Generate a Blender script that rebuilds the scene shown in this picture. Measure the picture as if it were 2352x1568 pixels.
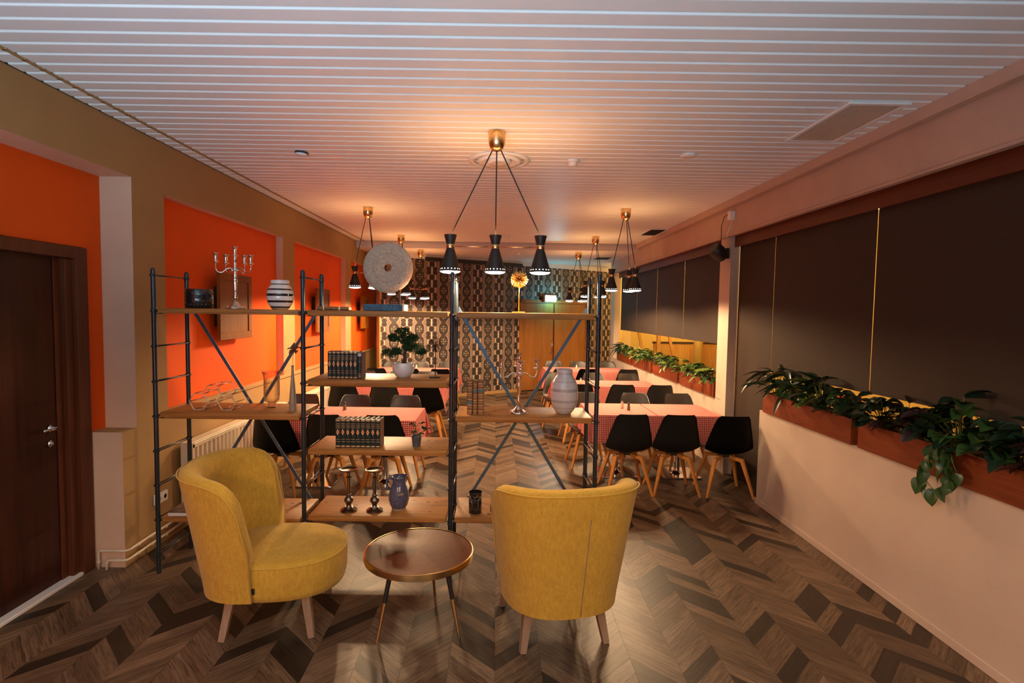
import bpy, bmesh, math, random
from mathutils import Vector, Matrix, Euler
random.seed(7)
PI = math.pi
SC = bpy.context.scene
for o in list(bpy.data.objects): bpy.data.objects.remove(o)
COL = SC.collection

# ------------------------------------------------------------------ camera
cd = bpy.data.cameras.new('camera'); cam = bpy.data.objects.new('camera', cd); COL.objects.link(cam)
F_PX = 1240.0
cd.sensor_width = 36; cd.lens = 36 * F_PX / 2352; cd.shift_x = 38 / 2352; cd.clip_start = .05; cd.clip_end = 100
th, ro = math.atan(69 / F_PX), 0.014
fwd = Vector((0, math.cos(th), -math.sin(th))); up = Vector((0, math.sin(th), math.cos(th))); rt = Vector((1, 0, 0))
cr = rt * math.cos(ro) + up * math.sin(ro); cu = up * math.cos(ro) - rt * math.sin(ro)
M = Matrix((cr, cu, -fwd)).transposed().to_4x4(); M.translation = Vector((0, 0, 1.87)); cam.matrix_world = M
SC.camera = cam

# ------------------------------------------------------------------ world, exposure, daylight
SC.view_settings.view_transform = 'Standard'; SC.view_settings.look = 'None'
SC.view_settings.gamma = 1; SC.view_settings.use_curve_mapping = False
SC.view_settings.exposure = 0.47
W = bpy.data.worlds.new('world'); SC.world = W; W.use_nodes = True
W.node_tree.nodes['Background'].inputs[0].default_value = (.25, .38, .6, 1)
W.node_tree.nodes['Background'].inputs[1].default_value = .35
def lamp(name, kind, loc, power, col, size=.05, rot=None, sizey=None, angle=None, blend=.3):
    l = bpy.data.lights.new(name, kind); l.energy = power; l.color = col
    if kind == 'AREA':
        l.size = size
        if sizey: l.shape = 'RECTANGLE'; l.size_y = sizey
    else: l.shadow_soft_size = size
    if kind == 'SPOT': l.spot_size = angle; l.spot_blend = blend
    o = bpy.data.objects.new(name, l); COL.objects.link(o); o.location = loc
    if rot: o.rotation_euler = rot
    return o
WARM = (1.0, .64, .34)
COOL = (.50, .78, 1.0)
# daylight from the window in the wall behind the camera
lamp('window_daylight', 'AREA', (-.9, -1.62, 1.45), 135, COOL, 3.0, (PI / 2 + 1.0, 0, 0), 1.5).data.spread = math.radians(115)
# ceiling lamps of the neighbouring room
for nx, ny, nw in ((3.9, 3.2, 30), (3.9, 5.6, 40), (3.9, 8.0, 40), (3.7, 10.6, 45), (4.5, 12.2, 60), (5.6, 14.6, 60)):
    lamp('neighbour_lamp_light', 'POINT', (nx, ny, 2.3), nw, (1, .66, .24), .12)
PENDANT_W = 70.0
FRONT_W = 40.0
UPLIGHT_W = 5.5

# ------------------------------------------------------------------ node expression helper
class X:
    def __init__(s, nt, v): s.nt = nt; s.v = v
    def _b(s, op, *o):
        n = s.nt.nodes.new('ShaderNodeMath'); n.operation = op
        for i, q in enumerate((s,) + o):
            q = q.v if isinstance(q, X) else q
            if isinstance(q, (int, float)): n.inputs[i].default_value = q
            else: s.nt.links.new(q, n.inputs[i])
        return X(s.nt, n.outputs[0])
    def __add__(s, o): return s._b('ADD', o)
    def __sub__(s, o): return s._b('SUBTRACT', o)
    def __mul__(s, o): return s._b('MULTIPLY', o)
    def __truediv__(s, o): return s._b('DIVIDE', o)
    def pw(s, o): return s._b('POWER', o)
    def ab(s): return s._b('ABSOLUTE')
    def fr(s): return s._b('FRACT')
    def fl(s): return s._b('FLOOR')
    def lt(s, o): return s._b('LESS_THAN', o)
    def gt(s, o): return s._b('GREATER_THAN', o)
    def mx(s, o): return s._b('MAXIMUM', o)
    def mn(s, o): return s._b('MINIMUM', o)
def inv(x): return (x * -1.0) + 1.0
def ncol(nt, c): 
    n = nt.nodes.new('ShaderNodeRGB'); n.outputs[0].default_value = (*c, 1); return n.outputs[0]
def mix(nt, f, a, b, mode='MIX'):
    n = nt.nodes.new('ShaderNodeMix'); n.data_type = 'RGBA'; n.blend_type = mode
    for s, q in ((n.inputs['Factor'], f), (n.inputs[6], a), (n.inputs[7], b)):
        q = q.v if isinstance(q, X) else q
        if isinstance(q, (int, float)): s.default_value = q
        elif isinstance(q, tuple): s.default_value = (*q, 1)
        else: nt.links.new(q, s)
    return n.outputs[2]
def noise(nt, vec, scale, detail=3, rough=.55, map_scale=None, rot=None, loc=None):
    if map_scale or rot or loc:
        m = nt.nodes.new('ShaderNodeMapping'); nt.links.new(vec, m.inputs[0])
        if map_scale: m.inputs['Scale'].default_value = map_scale
        if rot: m.inputs['Rotation'].default_value = rot
        if loc is not None: nt.links.new(loc, m.inputs['Location'])
        vec = m.outputs[0]
    n = nt.nodes.new('ShaderNodeTexNoise'); n.inputs['Scale'].default_value = scale
    n.inputs['Detail'].default_value = detail; n.inputs['Roughness'].default_value = rough
    nt.links.new(vec, n.inputs['Vector']); return n.outputs['Fac']
def ramp(nt, f, stops):
    n = nt.nodes.new('ShaderNodeValToRGB'); e = n.color_ramp.elements
    while len(e) < len(stops): e.new(.5)
    for q, (p, c) in zip(e, stops): q.position = p; q.color = (*c, 1)
    nt.links.new(f.v if isinstance(f, X) else f, n.inputs[0]); return n.outputs[0]
def base(name):
    m = bpy.data.materials.new(name); m.use_nodes = True
    nt = m.node_tree; b = nt.nodes['Principled BSDF']; return m, nt, b
def bump(nt, b, h, strength=.3, dist=.002):
    n = nt.nodes.new('ShaderNodeBump'); n.inputs['Strength'].default_value = strength; n.inputs['Distance'].default_value = dist
    nt.links.new(h.v if isinstance(h, X) else h, n.inputs['Height']); nt.links.new(n.outputs[0], b.inputs['Normal'])
def coords(nt, kind='Object'):
    n = nt.nodes.new('ShaderNodeTexCoord'); return n.outputs[kind]
def mat(name, col, rough=.5, metal=0, var=.12, scale=8, bmp=0, bdist=.002, stretch=None, bscale=None, spec=.5, coat=0, sheen=0):
    m, nt, b = base(name)
    v = coords(nt)
    f = noise(nt, v, scale, 4, .6, stretch)
    lo = tuple(c * (1 - var) for c in col); hi = tuple(min(1, c * (1 + var)) for c in col)
    nt.links.new(ramp(nt, f, [(.3, lo), (.7, hi)]), b.inputs['Base Color'])
    b.inputs['Roughness'].default_value = rough; b.inputs['Metallic'].default_value = metal
    b.inputs['Specular IOR Level'].default_value = spec
    if coat: b.inputs['Coat Weight'].default_value = coat; b.inputs['Coat Roughness'].default_value = .15
    if sheen: b.inputs['Sheen Weight'].default_value = sheen; b.inputs['Sheen Roughness'].default_value = .5
    if bmp: bump(nt, b, noise(nt, v, bscale or scale * 4, 3, .6, stretch), bmp, bdist)
    return m
def wood(name, c1, c2, c3=None, axis='X', rough=.45, fine=60, coat=0, kn=False):
    m, nt, b = base(name); v = coords(nt)
    sc = {'X': (.05, 1, 1), 'Y': (1, .05, 1), 'Z': (1, 1, .05)}[axis]
    f = noise(nt, v, fine, 5, .65, sc); g = noise(nt, v, 5, 2, .5, {'X': (.15, 1, 1), 'Y': (1, .15, 1), 'Z': (1, 1, .15)}[axis])
    c = ramp(nt, f, [(.3, c1), (.62, c2)] + ([(.85, c3)] if c3 else []))
    c = mix(nt, .35, c, ramp(nt, g, [(.3, tuple(x * .6 for x in c1)), (.7, c2)]))
    if kn:
        vo = nt.nodes.new('ShaderNodeTexVoronoi'); vo.inputs['Scale'].default_value = 9
        nt.links.new(v, vo.inputs['Vector'])
        k = ramp(nt, vo.outputs['Distance'], [(.09, (.18, .07, .03)), (.15, (1, 1, 1))])
        c = mix(nt, .85, c, k, 'MULTIPLY')
    nt.links.new(c, b.inputs['Base Color']); b.inputs['Roughness'].default_value = rough; b.inputs['Specular IOR Level'].default_value = .25
    if coat: b.inputs['Coat Weight'].default_value = coat; b.inputs['Coat Roughness'].default_value = .2
    bump(nt, b, f, .15, .001); return m
def emis(name, col, s):
    m, nt, b = base(name); b.inputs['Base Color'].default_value = (*col, 1)
    f = noise(nt, coords(nt), 6); nt.links.new(ramp(nt, f, [(.2, tuple(c * .95 for c in col)), (.8, col)]), b.inputs['Emission Color'])
    b.inputs['Emission Strength'].default_value = s; return m

def floor_mat(name, ang, tone_attr):
    m, nt, b = base(name)
    g = nt.nodes.new('ShaderNodeNewGeometry').outputs['Position']
    if tone_attr:
        a = nt.nodes.new('ShaderNodeAttribute'); a.attribute_name = 'tone'; t = X(nt, a.outputs['Fac'])
    else:
        a = nt.nodes.new('ShaderNodeObjectInfo'); s = nt.nodes.new('ShaderNodeSeparateColor')
        nt.links.new(a.outputs['Color'], s.inputs[0]); t = X(nt, s.outputs[0])
    cx = nt.nodes.new('ShaderNodeCombineXYZ'); off = t * 37.0
    nt.links.new(off.v, cx.inputs[0]); nt.links.new(off.v, cx.inputs[1])
    r = nt.nodes.new('ShaderNodeVectorRotate'); r.rotation_type = 'Z_AXIS'; r.inputs['Angle'].default_value = -ang; nt.links.new(g, r.inputs[0])
    f = noise(nt, r.outputs[0], 95, 5, .7, (.07, 1, 1), None, cx.outputs[0])
    f2 = noise(nt, r.outputs[0], 14, 4, .6, (.16, 1, 1), None, cx.outputs[0])
    w = nt.nodes.new('ShaderNodeTexWave'); w.inputs['Scale'].default_value = 9; w.inputs['Distortion'].default_value = 7
    w.inputs['Detail'].default_value = 3; w.inputs['Detail Scale'].default_value = .8; w.bands_direction = 'Y'
    mp = nt.nodes.new('ShaderNodeMapping'); mp.inputs['Scale'].default_value = (.14, 1, 1); nt.links.new(r.outputs[0], mp.inputs[0]); nt.links.new(cx.outputs[0], mp.inputs['Location'])
    nt.links.new(mp.outputs[0], w.inputs['Vector'])
    tone = ramp(nt, t, [(0, (.024, .014, .008)), (.2, (.036, .022, .013)), (.34, (.105, .064, .036)), (.7, (.162, .101, .058)), (1, (.228, .150, .090))])
    k = ramp(nt, f, [(.34, (.30, .27, .25)), (.52, (1, 1, 1)), (.72, (1.45, 1.38, 1.3))])
    k2 = ramp(nt, f2, [(.3, (.65, .62, .6)), (.65, (1.1, 1.1, 1.1))])
    k3 = ramp(nt, w.outputs['Fac'], [(0, (.7, .68, .66)), (.45, (1, 1, 1))])
    c = mix(nt, 1, tone, k, 'MULTIPLY'); c = mix(nt, .8, c, k2, 'MULTIPLY'); c = mix(nt, .6, c, k3, 'MULTIPLY')
    nt.links.new(c, b.inputs['Base Color']); b.inputs['Roughness'].default_value = .42
    b.inputs['Specular IOR Level'].default_value = .5
    bump(nt, b, f, .25, .001); return m

def wallpaper_mat():
    m, nt, b = base('retro_wallpaper')
    s = nt.nodes.new('ShaderNodeSeparateXYZ'); nt.links.new(coords(nt), s.inputs[0])
    x, z = X(nt, s.outputs[0]), X(nt, s.outputs[2])
    PW, PH = .56, .27
    du = (((x / PW) + 50.0).fr() - .5) * PW
    du2 = (((x / PW) + 50.5).fr() - .5) * PW
    dv = (((z / PH) + 50.0).fr() - .5) * PH
    dv2 = (((z / PH) + 50.5).fr() - .5) * PH
    au, av, au2, av2 = du.ab(), dv.ab(), du2.ab(), dv2.ab()
    A = (au / .118).pw(2.6) + (av / .132).pw(3.2)
    r = (du * du + dv * dv).pw(.5)
    inside = A.lt(1.0); line = inside * A.gt(.80); core = A.lt(.80)
    neck = au.lt(.055) * av2.lt(.05)
    r1 = r.gt(.060) * r.lt(.068); r2 = r.lt(.05)
    d4 = (((au - .044).pw(2.0) + dv * dv).pw(.5).lt(.010)).mx(((av - .044).pw(2.0) + du * du).pw(.5).lt(.010)).mx(r.lt(.008))
    # dot column
    rb = (du2 * du2 + dv * dv).pw(.5)
    dot = rb.lt(.060)
    bars = au2.gt(.070) * au2.lt(.090) * av.lt(.048)
    cc = ((((au2 - .076).pw(2.0) + ((av2 - .038) * 1.25).pw(2.0))).pw(.5)).lt(.055)
    bar2 = au2.lt(.013) * av2.lt(.075)
    side = au2.gt(.128) * au2.lt(.137)
    n = noise(nt, coords(nt), 25, 3)
    MID, LT, DK = (.20, .135, .105), (.62, .47, .37), (.022, .015, .013)
    c = mix(nt, n, (.14, .095, .075), MID)
    c = mix(nt, side, c, (.30, .21, .165))
    c = mix(nt, cc, c, DK); c = mix(nt, bars, c, LT); c = mix(nt, dot, c, DK); c = mix(nt, bar2, c, LT)
    c = mix(nt, core, c, (.028, .02, .017)); c = mix(nt, line, c, (.42, .31, .24)); c = mix(nt, neck, c, (.04, .028, .022))
    c = mix(nt, r1, c, (.16, .11, .085)); c = mix(nt, r2, c, (.05, .036, .03)); c = mix(nt, d4, c, LT)
    nt.links.new(c, b.inputs['Base Color']); b.inputs['Roughness'].default_value = .6
    return m
def gingham_mat():
    m, nt, b = base('red_gingham_cloth')
    s = nt.nodes.new('ShaderNodeSeparateXYZ'); nt.links.new(coords(nt, 'UV'), s.inputs[0])
    P = .0205
    a = ((X(nt, s.outputs[0]) / P) + 100.0).fr().lt(.5); c = ((X(nt, s.outputs[1]) / P) + 100.0).fr().lt(.5)
    k = (a + c) * .5
    col = ramp(nt, k, [(0, (.66, .50, .44)), (.5, (.52, .085, .07)), (1, (.33, .007, .012))])
    nt.links.new(col, b.inputs['Base Color']); b.inputs['Roughness'].default_value = .8
    b.inputs['Specular IOR Level'].default_value = .25
    bump(nt, b, noise(nt, coords(nt, 'UV'), 900, 2), .1, .0005); return m
def fabric_mat():
    m, nt, b = base('mustard_chenille'); v = coords(nt)
    f = noise(nt, v, 150, 3, .8); g = noise(nt, v, 9, 4, .6); h = noise(nt, v, 60, 3, .6, (1, 1, .4))
    c = ramp(nt, f, [(.3, (.36, .21, .020)), (.55, (.55, .355, .055)), (.8, (.75, .56, .19))])
    c = mix(nt, .45, c, ramp(nt, g, [(.3, (.50, .26, .02)), (.7, (.70, .39, .04))])); c = mix(nt, .3, c, ramp(nt, h, [(.3, (.42, .21, .02)), (.7, (.78, .48, .08))]))
    nt.links.new(c, b.inputs['Base Color']); b.inputs['Roughness'].default_value = .9; b.inputs['Specular IOR Level'].default_value = .15
    b.inputs['Sheen Weight'].default_value = .35; b.inputs['Sheen Roughness'].default_value = .45; b.inputs['Sheen Tint'].default_value = (1, .85, .5, 1)
    bump(nt, b, f, .5, .003); return m
def wedge_mat():
    # round table top veneered in eight wedges
    m, nt, b = base('wedge_veneer'); v = coords(nt)
    s = nt.nodes.new('ShaderNodeSeparateXYZ'); nt.links.new(v, s.inputs[0]); x, y = X(nt, s.outputs[0]), X(nt, s.outputs[1])
    a = y._b('ARCTAN2', x); seg = ((a / (PI / 4)) + 8.3).fl()
    wn = nt.nodes.new('ShaderNodeTexWhiteNoise'); wn.noise_dimensions = '1D'; nt.links.new(seg.v, wn.inputs['W'])
    f = noise(nt, v, 40, 5, .7)
    c = mix(nt, f, (.075, .020, .007), (.20, .062, .022)); c = mix(nt, .9, c, ramp(nt, wn.outputs['Value'], [(0, (.42, .40, .38)), (1, (1.4, 1.35, 1.3))]), 'MULTIPLY')
    nt.links.new(c, b.inputs['Base Color']); b.inputs['Roughness'].default_value = .40
    b.inputs['Specular IOR Level'].default_value = .22
    bump(nt, b, noise(nt, v, 300, 2), .25, .001); return m
def glass_mat(name, col):
    m, nt, b = base(name); out = nt.nodes['Material Output']
    t = nt.nodes.new('ShaderNodeBsdfTransparent'); t.inputs[0].default_value = (*col, 1); g = nt.nodes.new('ShaderNodeBsdfGlossy'); g.inputs['Roughness'].default_value = .05
    ms = nt.nodes.new('ShaderNodeMixShader'); fr = nt.nodes.new('ShaderNodeLayerWeight'); fr.inputs['Blend'].default_value = .35
    nt.links.new(fr.outputs['Facing'], ms.inputs[0]); nt.links.new(t.outputs[0], ms.inputs[1]); nt.links.new(g.outputs[0], ms.inputs[2])
    nt.links.new(ms.outputs[0], out.inputs[0]); return m
def pane_mat():
    m, nt, b = base('window_glass'); out = nt.nodes['Material Output']
    t = nt.nodes.new('ShaderNodeBsdfTransparent'); g = nt.nodes.new('ShaderNodeBsdfGlossy'); g.inputs['Roughness'].default_value = .02
    ms = nt.nodes.new('ShaderNodeMixShader'); fr = nt.nodes.new('ShaderNodeLayerWeight'); fr.inputs['Blend'].default_value = .5
    nt.links.new((X(nt, fr.outputs['Facing']).pw(4.0) * .45).v, ms.inputs[0]); nt.links.new(t.outputs[0], ms.inputs[1]); nt.links.new(g.outputs[0], ms.inputs[2])
    nt.links.new(ms.outputs[0], out.inputs[0]); return m
def band_mat(name, bands, basec, rough=.15, spec=.5, coat=0):
    # horizontal painted bands by object z: list of (z0, z1, colour)
    m, nt, b = base(name); s = nt.nodes.new('ShaderNodeSeparateXYZ'); v = coords(nt); nt.links.new(v, s.inputs[0]); z = X(nt, s.outputs[2])
    c = mix(nt, noise(nt, v, 12), tuple(q * .93 for q in basec), basec)
    for z0, z1, cc in bands: c = mix(nt, z.gt(z0) * z.lt(z1), c, cc)
    nt.links.new(c, b.inputs['Base Color']); b.inputs['Roughness'].default_value = rough
    if coat: b.inputs['Coat Weight'].default_value = coat
    return m
def speck_mat(name, c1, c2, scale, rough=.2, bm=0.0):
    m, nt, b = base(name); v = coords(nt)
    nt.links.new(ramp(nt, noise(nt, v, scale, 5, .8), [(.42, c1), (.6, c2)]), b.inputs['Base Color']); b.inputs['Roughness'].default_value = rough
    if bm: bump(nt, b, noise(nt, v, scale, 5, .8), bm, .003)
    return m

MT = dict(
    wall=mat('beige_wall_paint', (.38, .225, .085), .85, var=.05, scale=3, bmp=.2, bscale=150, bdist=.001),
    reveal=mat('pale_pink_reveal', (.66, .43, .30), .8, var=.05, scale=3, bmp=.2, bscale=150, bdist=.001),
    wallr=mat('pale_wall_paint', (.52, .415, .33), .8, var=.05, scale=3, bmp=.35, bscale=110, bdist=.002),
    red=mat('orange_red_wall_paint', (.80, .10, .002), .75, var=.05, scale=2, bmp=.2, bscale=150, bdist=.001, spec=.3),
    beam=mat('textured_beam_plaster', (.50, .36, .27), .85, var=.06, scale=3, bmp=.5, bscale=70, bdist=.003),
    slat=mat('white_metal_ceiling_slat', (.80, .81, .79), .42, var=.02, scale=3, spec=.5),
    ceil=mat('white_ceiling_board', (.66, .60, .57), .8, var=.03),
    dark=mat('dark_void', (.02, .018, .016), .9),
    blind=mat('brown_blind_fabric', (.042, .028, .019), .75, var=.08, scale=40, bmp=.2, bscale=400, bdist=.0005, spec=.25),
    mahog=wood('mahogany_boards', (.12, .024, .007), (.23, .050, .013), axis='Y', rough=.4),
    mahogd=wood('dark_mahogany_fascia', (.075, .016, .006), (.13, .030, .010), axis='Y', rough=.4),
    doorw=wood('dark_walnut_door', (.022, .005, .003), (.060, .013, .006), axis='Z', rough=.35, fine=30),
    doorf=wood('walnut_door_frame', (.075, .020, .010), (.14, .040, .014), axis='Z', rough=.35, fine=30),
    oakdoor=wood('oak_double_door', (.27, .10, .022), (.40, .165, .042), axis='Z', rough=.4, fine=30),
    shelf=wood('pine_shelf_board', (.22, .085, .020), (.56, .25, .065), (.70, .38, .12), axis='X', rough=.45, kn=True),
    steel=mat('black_lacquered_steel', (.030, .046, .062), .30, .6, var=.2, spec=.6, coat=.4),
    brace=mat('blue_grey_steel_strip', (.085, .15, .22), .38, .45, var=.15),
    leg=wood('oiled_beech', (.46, .17, .035), (.66, .28, .07), axis='Z', rough=.45),
    shell=mat('black_plastic', (.012, .012, .013), .42, var=.1, scale=60, bmp=.12, bscale=500, bdist=.0005),
    leather=mat('black_leatherette', (.035, .030, .026), .38, var=.15, scale=60, bmp=.2, bscale=300, bdist=.0008),
    cloth=gingham_mat(), fabric=fabric_mat(),
    pipe=mat('mustard_piping', (.60, .36, .04), .8, var=.1, sheen=.2),
    aleg=wood('greyed_oak', (.24, .15, .10), (.38, .25, .17), axis='Z', rough=.5),
    wedge=wedge_mat(),
    brass=mat('brushed_brass', (.80, .54, .25), .26, 1.0, var=.08, scale=4, stretch=(1, 1, 30)),
    gold=mat('polished_gold_wire', (.70, .42, .11), .42, 1.0, var=.05),
    silver=mat('polished_silver', (.80, .76, .72), .14, 1.0, var=.05),
    pewter=mat('dark_pewter', (.25, .21, .18), .25, 1.0, var=.1),
    blackm=mat('matt_black_metal', (.014, .013, .013), .45, 0, var=.1),
    white=mat('white_enamel', (.78, .74, .69), .4, var=.03),
    cream=mat('cream_painted_metal', (.70, .58, .44), .45, var=.04),
    bulb=emis('lamp_diffuser', (1, .93, .80), 7.0),
    exit=emis('exit_sign_face', (.62, 1, .93), 5.0),
    wallpaper=wallpaper_mat(),
    gloss_black=mat('gloss_black_glaze', (.010, .012, .015), .10, var=.1, coat=.6),
    gloss_white=mat('white_glaze', (.80, .80, .80), .12, var=.04, coat=.5),
    leaf=mat('green_leaf', (.035, .090, .022), .35, var=.35, scale=14),
    leafd=mat('dark_green_leaf', (.012, .030, .015), .35, var=.4, scale=20),
    leafy=mat('lime_green_leaf', (.12, .18, .03), .38, var=.35, scale=14),
    leafp=mat('purple_leaf', (.032, .015, .017), .35, var=.4, scale=20),
    stem=mat('green_stem', (.12, .16, .05), .5),
    soil=mat('potting_soil', (.03, .02, .014), .95, bmp=.5, bscale=80, bdist=.01),
    bark=mat('brown_bark', (.07, .045, .03), .85, bmp=.6, bscale=60, bdist=.006),
    needle=mat('bonsai_needles', (.025, .075, .018), .6, var=.5, scale=25),
    bookg=mat('dark_green_leather', (.010, .030, .036), .32, var=.3, scale=30, bmp=.2, bscale=120),
    bookbr=mat('brown_leather', (.115, .045, .020), .5, var=.25, scale=30, bmp=.2, bscale=120),
    booktan=mat('worn_tan_leather', (.26, .115, .040), .55, var=.3, scale=30, bmp=.2, bscale=120),
    gilt=mat('gilt_tooling', (.80, .52, .24), .4, .3, var=.2, scale=200),
    redm=mat('red_medallion', (.65, .12, .06), .5), bluelabel=mat('pale_blue_label', (.10, .20, .23), .6),
    oldpaper=mat('browned_pages', (.16, .085, .04), .85, var=.15, scale=3, stretch=(60, 1, 1)), paper=mat('book_pages', (.74, .66, .52), .85, var=.1, scale=3, stretch=(1, 1, 60)),
    tag=mat('paper_sticker', (.70, .66, .70), .7),
    bluebook=speck_mat('worn_blue_cover', (.010, .045, .085), (.035, .13, .20), 30, .5, .2),
    stone=speck_mat('grey_stone', (.33, .265, .195), (.47, .385, .29), 60, .8, .25),
    jug=speck_mat('speckled_blue_glaze', (.045, .05, .10), (.16, .16, .24), 120, .12, .1),
    clay=mat('pale_clay', (.30, .22, .16), .7), greypot=mat('grey_metal_pot', (.10, .11, .13), .5, var=.2),
    panel=wood('oak_wall_panel', (.19, .056, .001), (.31, .10, .004), axis='Z', rough=.55, fine=40),
    yellow=mat('yellow_room_paint', (.80, .56, .16), .8, var=.05), brown=mat('brown_floor_next_door', (.12, .07, .04), .6),
    orangew=wood('orange_slat_wood', (.55, .25, .06), (.75, .38, .10), axis='Z'),
    redu=mat('red_upholstery', (.45, .03, .015), .7), chrome=mat('chrome', (.72, .72, .74), .12, 1.0, var=.03),
    glass=glass_mat('clear_glass', (.95, .92, .88)), salt=mat('salt_grains', (.75, .62, .5), .7), pepper=mat('ground_pepper', (.20, .12, .08), .8),
    pane=pane_mat(), candle=mat('candle_wax', (.70, .55, .35), .5), teal=mat('teal_print', (.03, .16, .13), .5, var=.5, scale=30),
    printb=speck_mat('brown_printed_cover', (.03, .02, .015), (.22, .13, .09), 20, .35), navy=mat('navy_cloth', (.03, .03, .09), .6),
    smoke=mat('grey_plastic', (.45, .43, .42), .5), cord=mat('black_cord', (.012, .010, .010), .6),
    dried=mat('dried_petal', (.30, .18, .13), .7, var=.3), silvervase=mat('satin_silver_glaze', (.42, .35, .27), .35, .15, var=.1),
)
MT['floor_up'] = floor_mat('oak_plank_rising', PI / 4, False); MT['floor_dn'] = floor_mat('oak_plank_falling', -PI / 4, False)
MT['floor_upm'] = floor_mat('oak_plank_rising_mass', PI / 4, True); MT['floor_dnm'] = floor_mat('oak_plank_falling_mass', -PI / 4, True)

# ------------------------------------------------------------------ mesh helpers
def B(): return bmesh.new()
def box(bm, x0, x1, y0, y1, z0, z1, bev=0, seg=1):
    vs = [bm.verts.new((x, y, z)) for x in (x0, x1) for y in (y0, y1) for z in (z0, z1)]
    fs = [bm.faces.new([vs[i] for i in q]) for q in ((0, 1, 3, 2), (4, 6, 7, 5), (0, 4, 5, 1), (2, 3, 7, 6), (0, 2, 6, 4), (1, 5, 7, 3))]
    if bev: bmesh.ops.bevel(bm, geom=list({e for f in fs for e in f.edges}), offset=bev, segments=seg, profile=.5, affect='EDGES')
    return bm
def lathe(bm, pts, seg=24, c=(0, 0, 0), cap=True):
    rings = []
    for r, z in pts:
        if r < 1e-6: rings.append([bm.verts.new((c[0], c[1], c[2] + z))])
        else: rings.append([bm.verts.new((c[0] + r * math.cos(2 * PI * i / seg), c[1] + r * math.sin(2 * PI * i / seg), c[2] + z)) for i in range(seg)])
    for a, b in zip(rings, rings[1:]):
        for i in range(seg):
            j = (i + 1) % seg
            if len(a) == 1 and len(b) == 1: continue
            if len(a) == 1: bm.faces.new((a[0], b[j], b[i]))
            elif len(b) == 1: bm.faces.new((a[i], a[j], b[0]))
            else: bm.faces.new((a[i], a[j], b[j], b[i]))
    if cap:
        if len(rings[0]) > 1: bm.faces.new(rings[0][::-1])
        if len(rings[-1]) > 1: bm.faces.new(rings[-1])
    return bm
def tube(bm, pts, r, seg=8, closed=False, cap=True):
    pts = [Vector(p) for p in pts]; n = len(pts); rr = r if isinstance(r, (list, tuple)) else [r] * n
    rings = []; prev = None
    for i, p in enumerate(pts):
        a = pts[i - 1] if (i or closed) else p; b = pts[(i + 1) % n] if (i < n - 1 or closed) else p
        t = (b - a).normalized()
        if prev is None: s = t.orthogonal().normalized()
        else: s = (prev - t * prev.dot(t)).normalized()
        prev = s; u = t.cross(s)
        rings.append([bm.verts.new(p + (s * math.cos(2 * PI * k / seg) + u * math.sin(2 * PI * k / seg)) * rr[i]) for k in range(seg)])
    for i in range(n if closed else n - 1):
        a, b = rings[i], rings[(i + 1) % n]
        for k in range(seg): bm.faces.new((a[k], a[(k + 1) % seg], b[(k + 1) % seg], b[k]))
    if cap and not closed: bm.faces.new(rings[0][::-1]); bm.faces.new(rings[-1])
    return bm
def bar(bm, a, b, w, h, upv=(0, 0, 1), w2=None, h2=None):
    a, b = Vector(a), Vector(b); t = (b - a).normalized(); s = t.cross(Vector(upv)).normalized(); u = s.cross(t)
    w2 = w2 or w; h2 = h2 or h
    v = [bm.verts.new(p + s * sx * ww / 2 + u * sy * hh / 2) for p, ww, hh in ((a, w, h), (b, w2, h2)) for sx, sy in ((-1, -1), (1, -1), (1, 1), (-1, 1))]
    for q in ((3, 2, 1, 0), (4, 5, 6, 7), (0, 1, 5, 4), (1, 2, 6, 5), (2, 3, 7, 6), (3, 0, 4, 7)): bm.faces.new([v[i] for i in q])
    return bm
def grid(bm, f, nu, nv, closeu=False):
    g = [[bm.verts.new(f(i / nu, j / nv)) for j in range(nv + 1)] for i in range(nu + (0 if closeu else 1))]
    for i in range(nu):
        for j in range(nv):
            a, b = g[i], g[(i + 1) % len(g)]
            bm.faces.new((a[j], b[j], b[j + 1], a[j + 1]))
    return g
def mesh(name, bm, m, smooth=False):
    bmesh.ops.recalc_face_normals(bm, faces=bm.faces)
    me = bpy.data.meshes.new(name); bm.to_mesh(me); bm.free()
    for q in (m if isinstance(m, (list, tuple)) else [m]): me.materials.append(MT[q] if isinstance(q, str) else q)
    if smooth:
        for p in me.polygons: p.use_smooth = True
        if smooth is not True:
            try: me.set_sharp_from_angle(angle=math.radians(smooth))
            except Exception: pass
    return me
def obj(name, bm, m=None, parent=None, smooth=False, loc=None, rot=None, kind=None, label=None):
    me = bm if isinstance(bm, bpy.types.Mesh) else mesh(name, bm, m, smooth)
    o = bpy.data.objects.new(name, me); COL.objects.link(o)
    if parent: o.parent = parent
    if loc: o.location = loc
    if rot: o.rotation_euler = rot
    if kind: o['kind'] = kind
    if label: o['label'] = label
    return o
def tag(o, label, cat, group=None, kind=None):
    o['label'] = label; o['category'] = cat
    if group: o['group'] = group
    if kind: o['kind'] = kind
    return o
def thing(name, label, cat, loc=(0, 0, 0), rz=0, group=None):
    o = bpy.data.objects.new(name, None); COL.objects.link(o); o.empty_display_size = .1
    o.location = loc; o.rotation_euler = (0, 0, rz); return tag(o, label, cat, group)
def struct(name, bm, m, smooth=False, label=None):
    o = obj(name, bm, m, None, smooth, kind='structure')
    if label: o['label'] = label
    return o
def copy_tree(o, parent=None):
    c = o.copy(); COL.objects.link(c); c.parent = parent
    for ch in list(o.children): copy_tree(ch, c)
    return c

# ------------------------------------------------------------------ room shell
Y0, CZ, LX, NX = -1.7, 3.15, -2.63, -2.86      # back of the room behind the camera, ceiling, left wall faces
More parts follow.
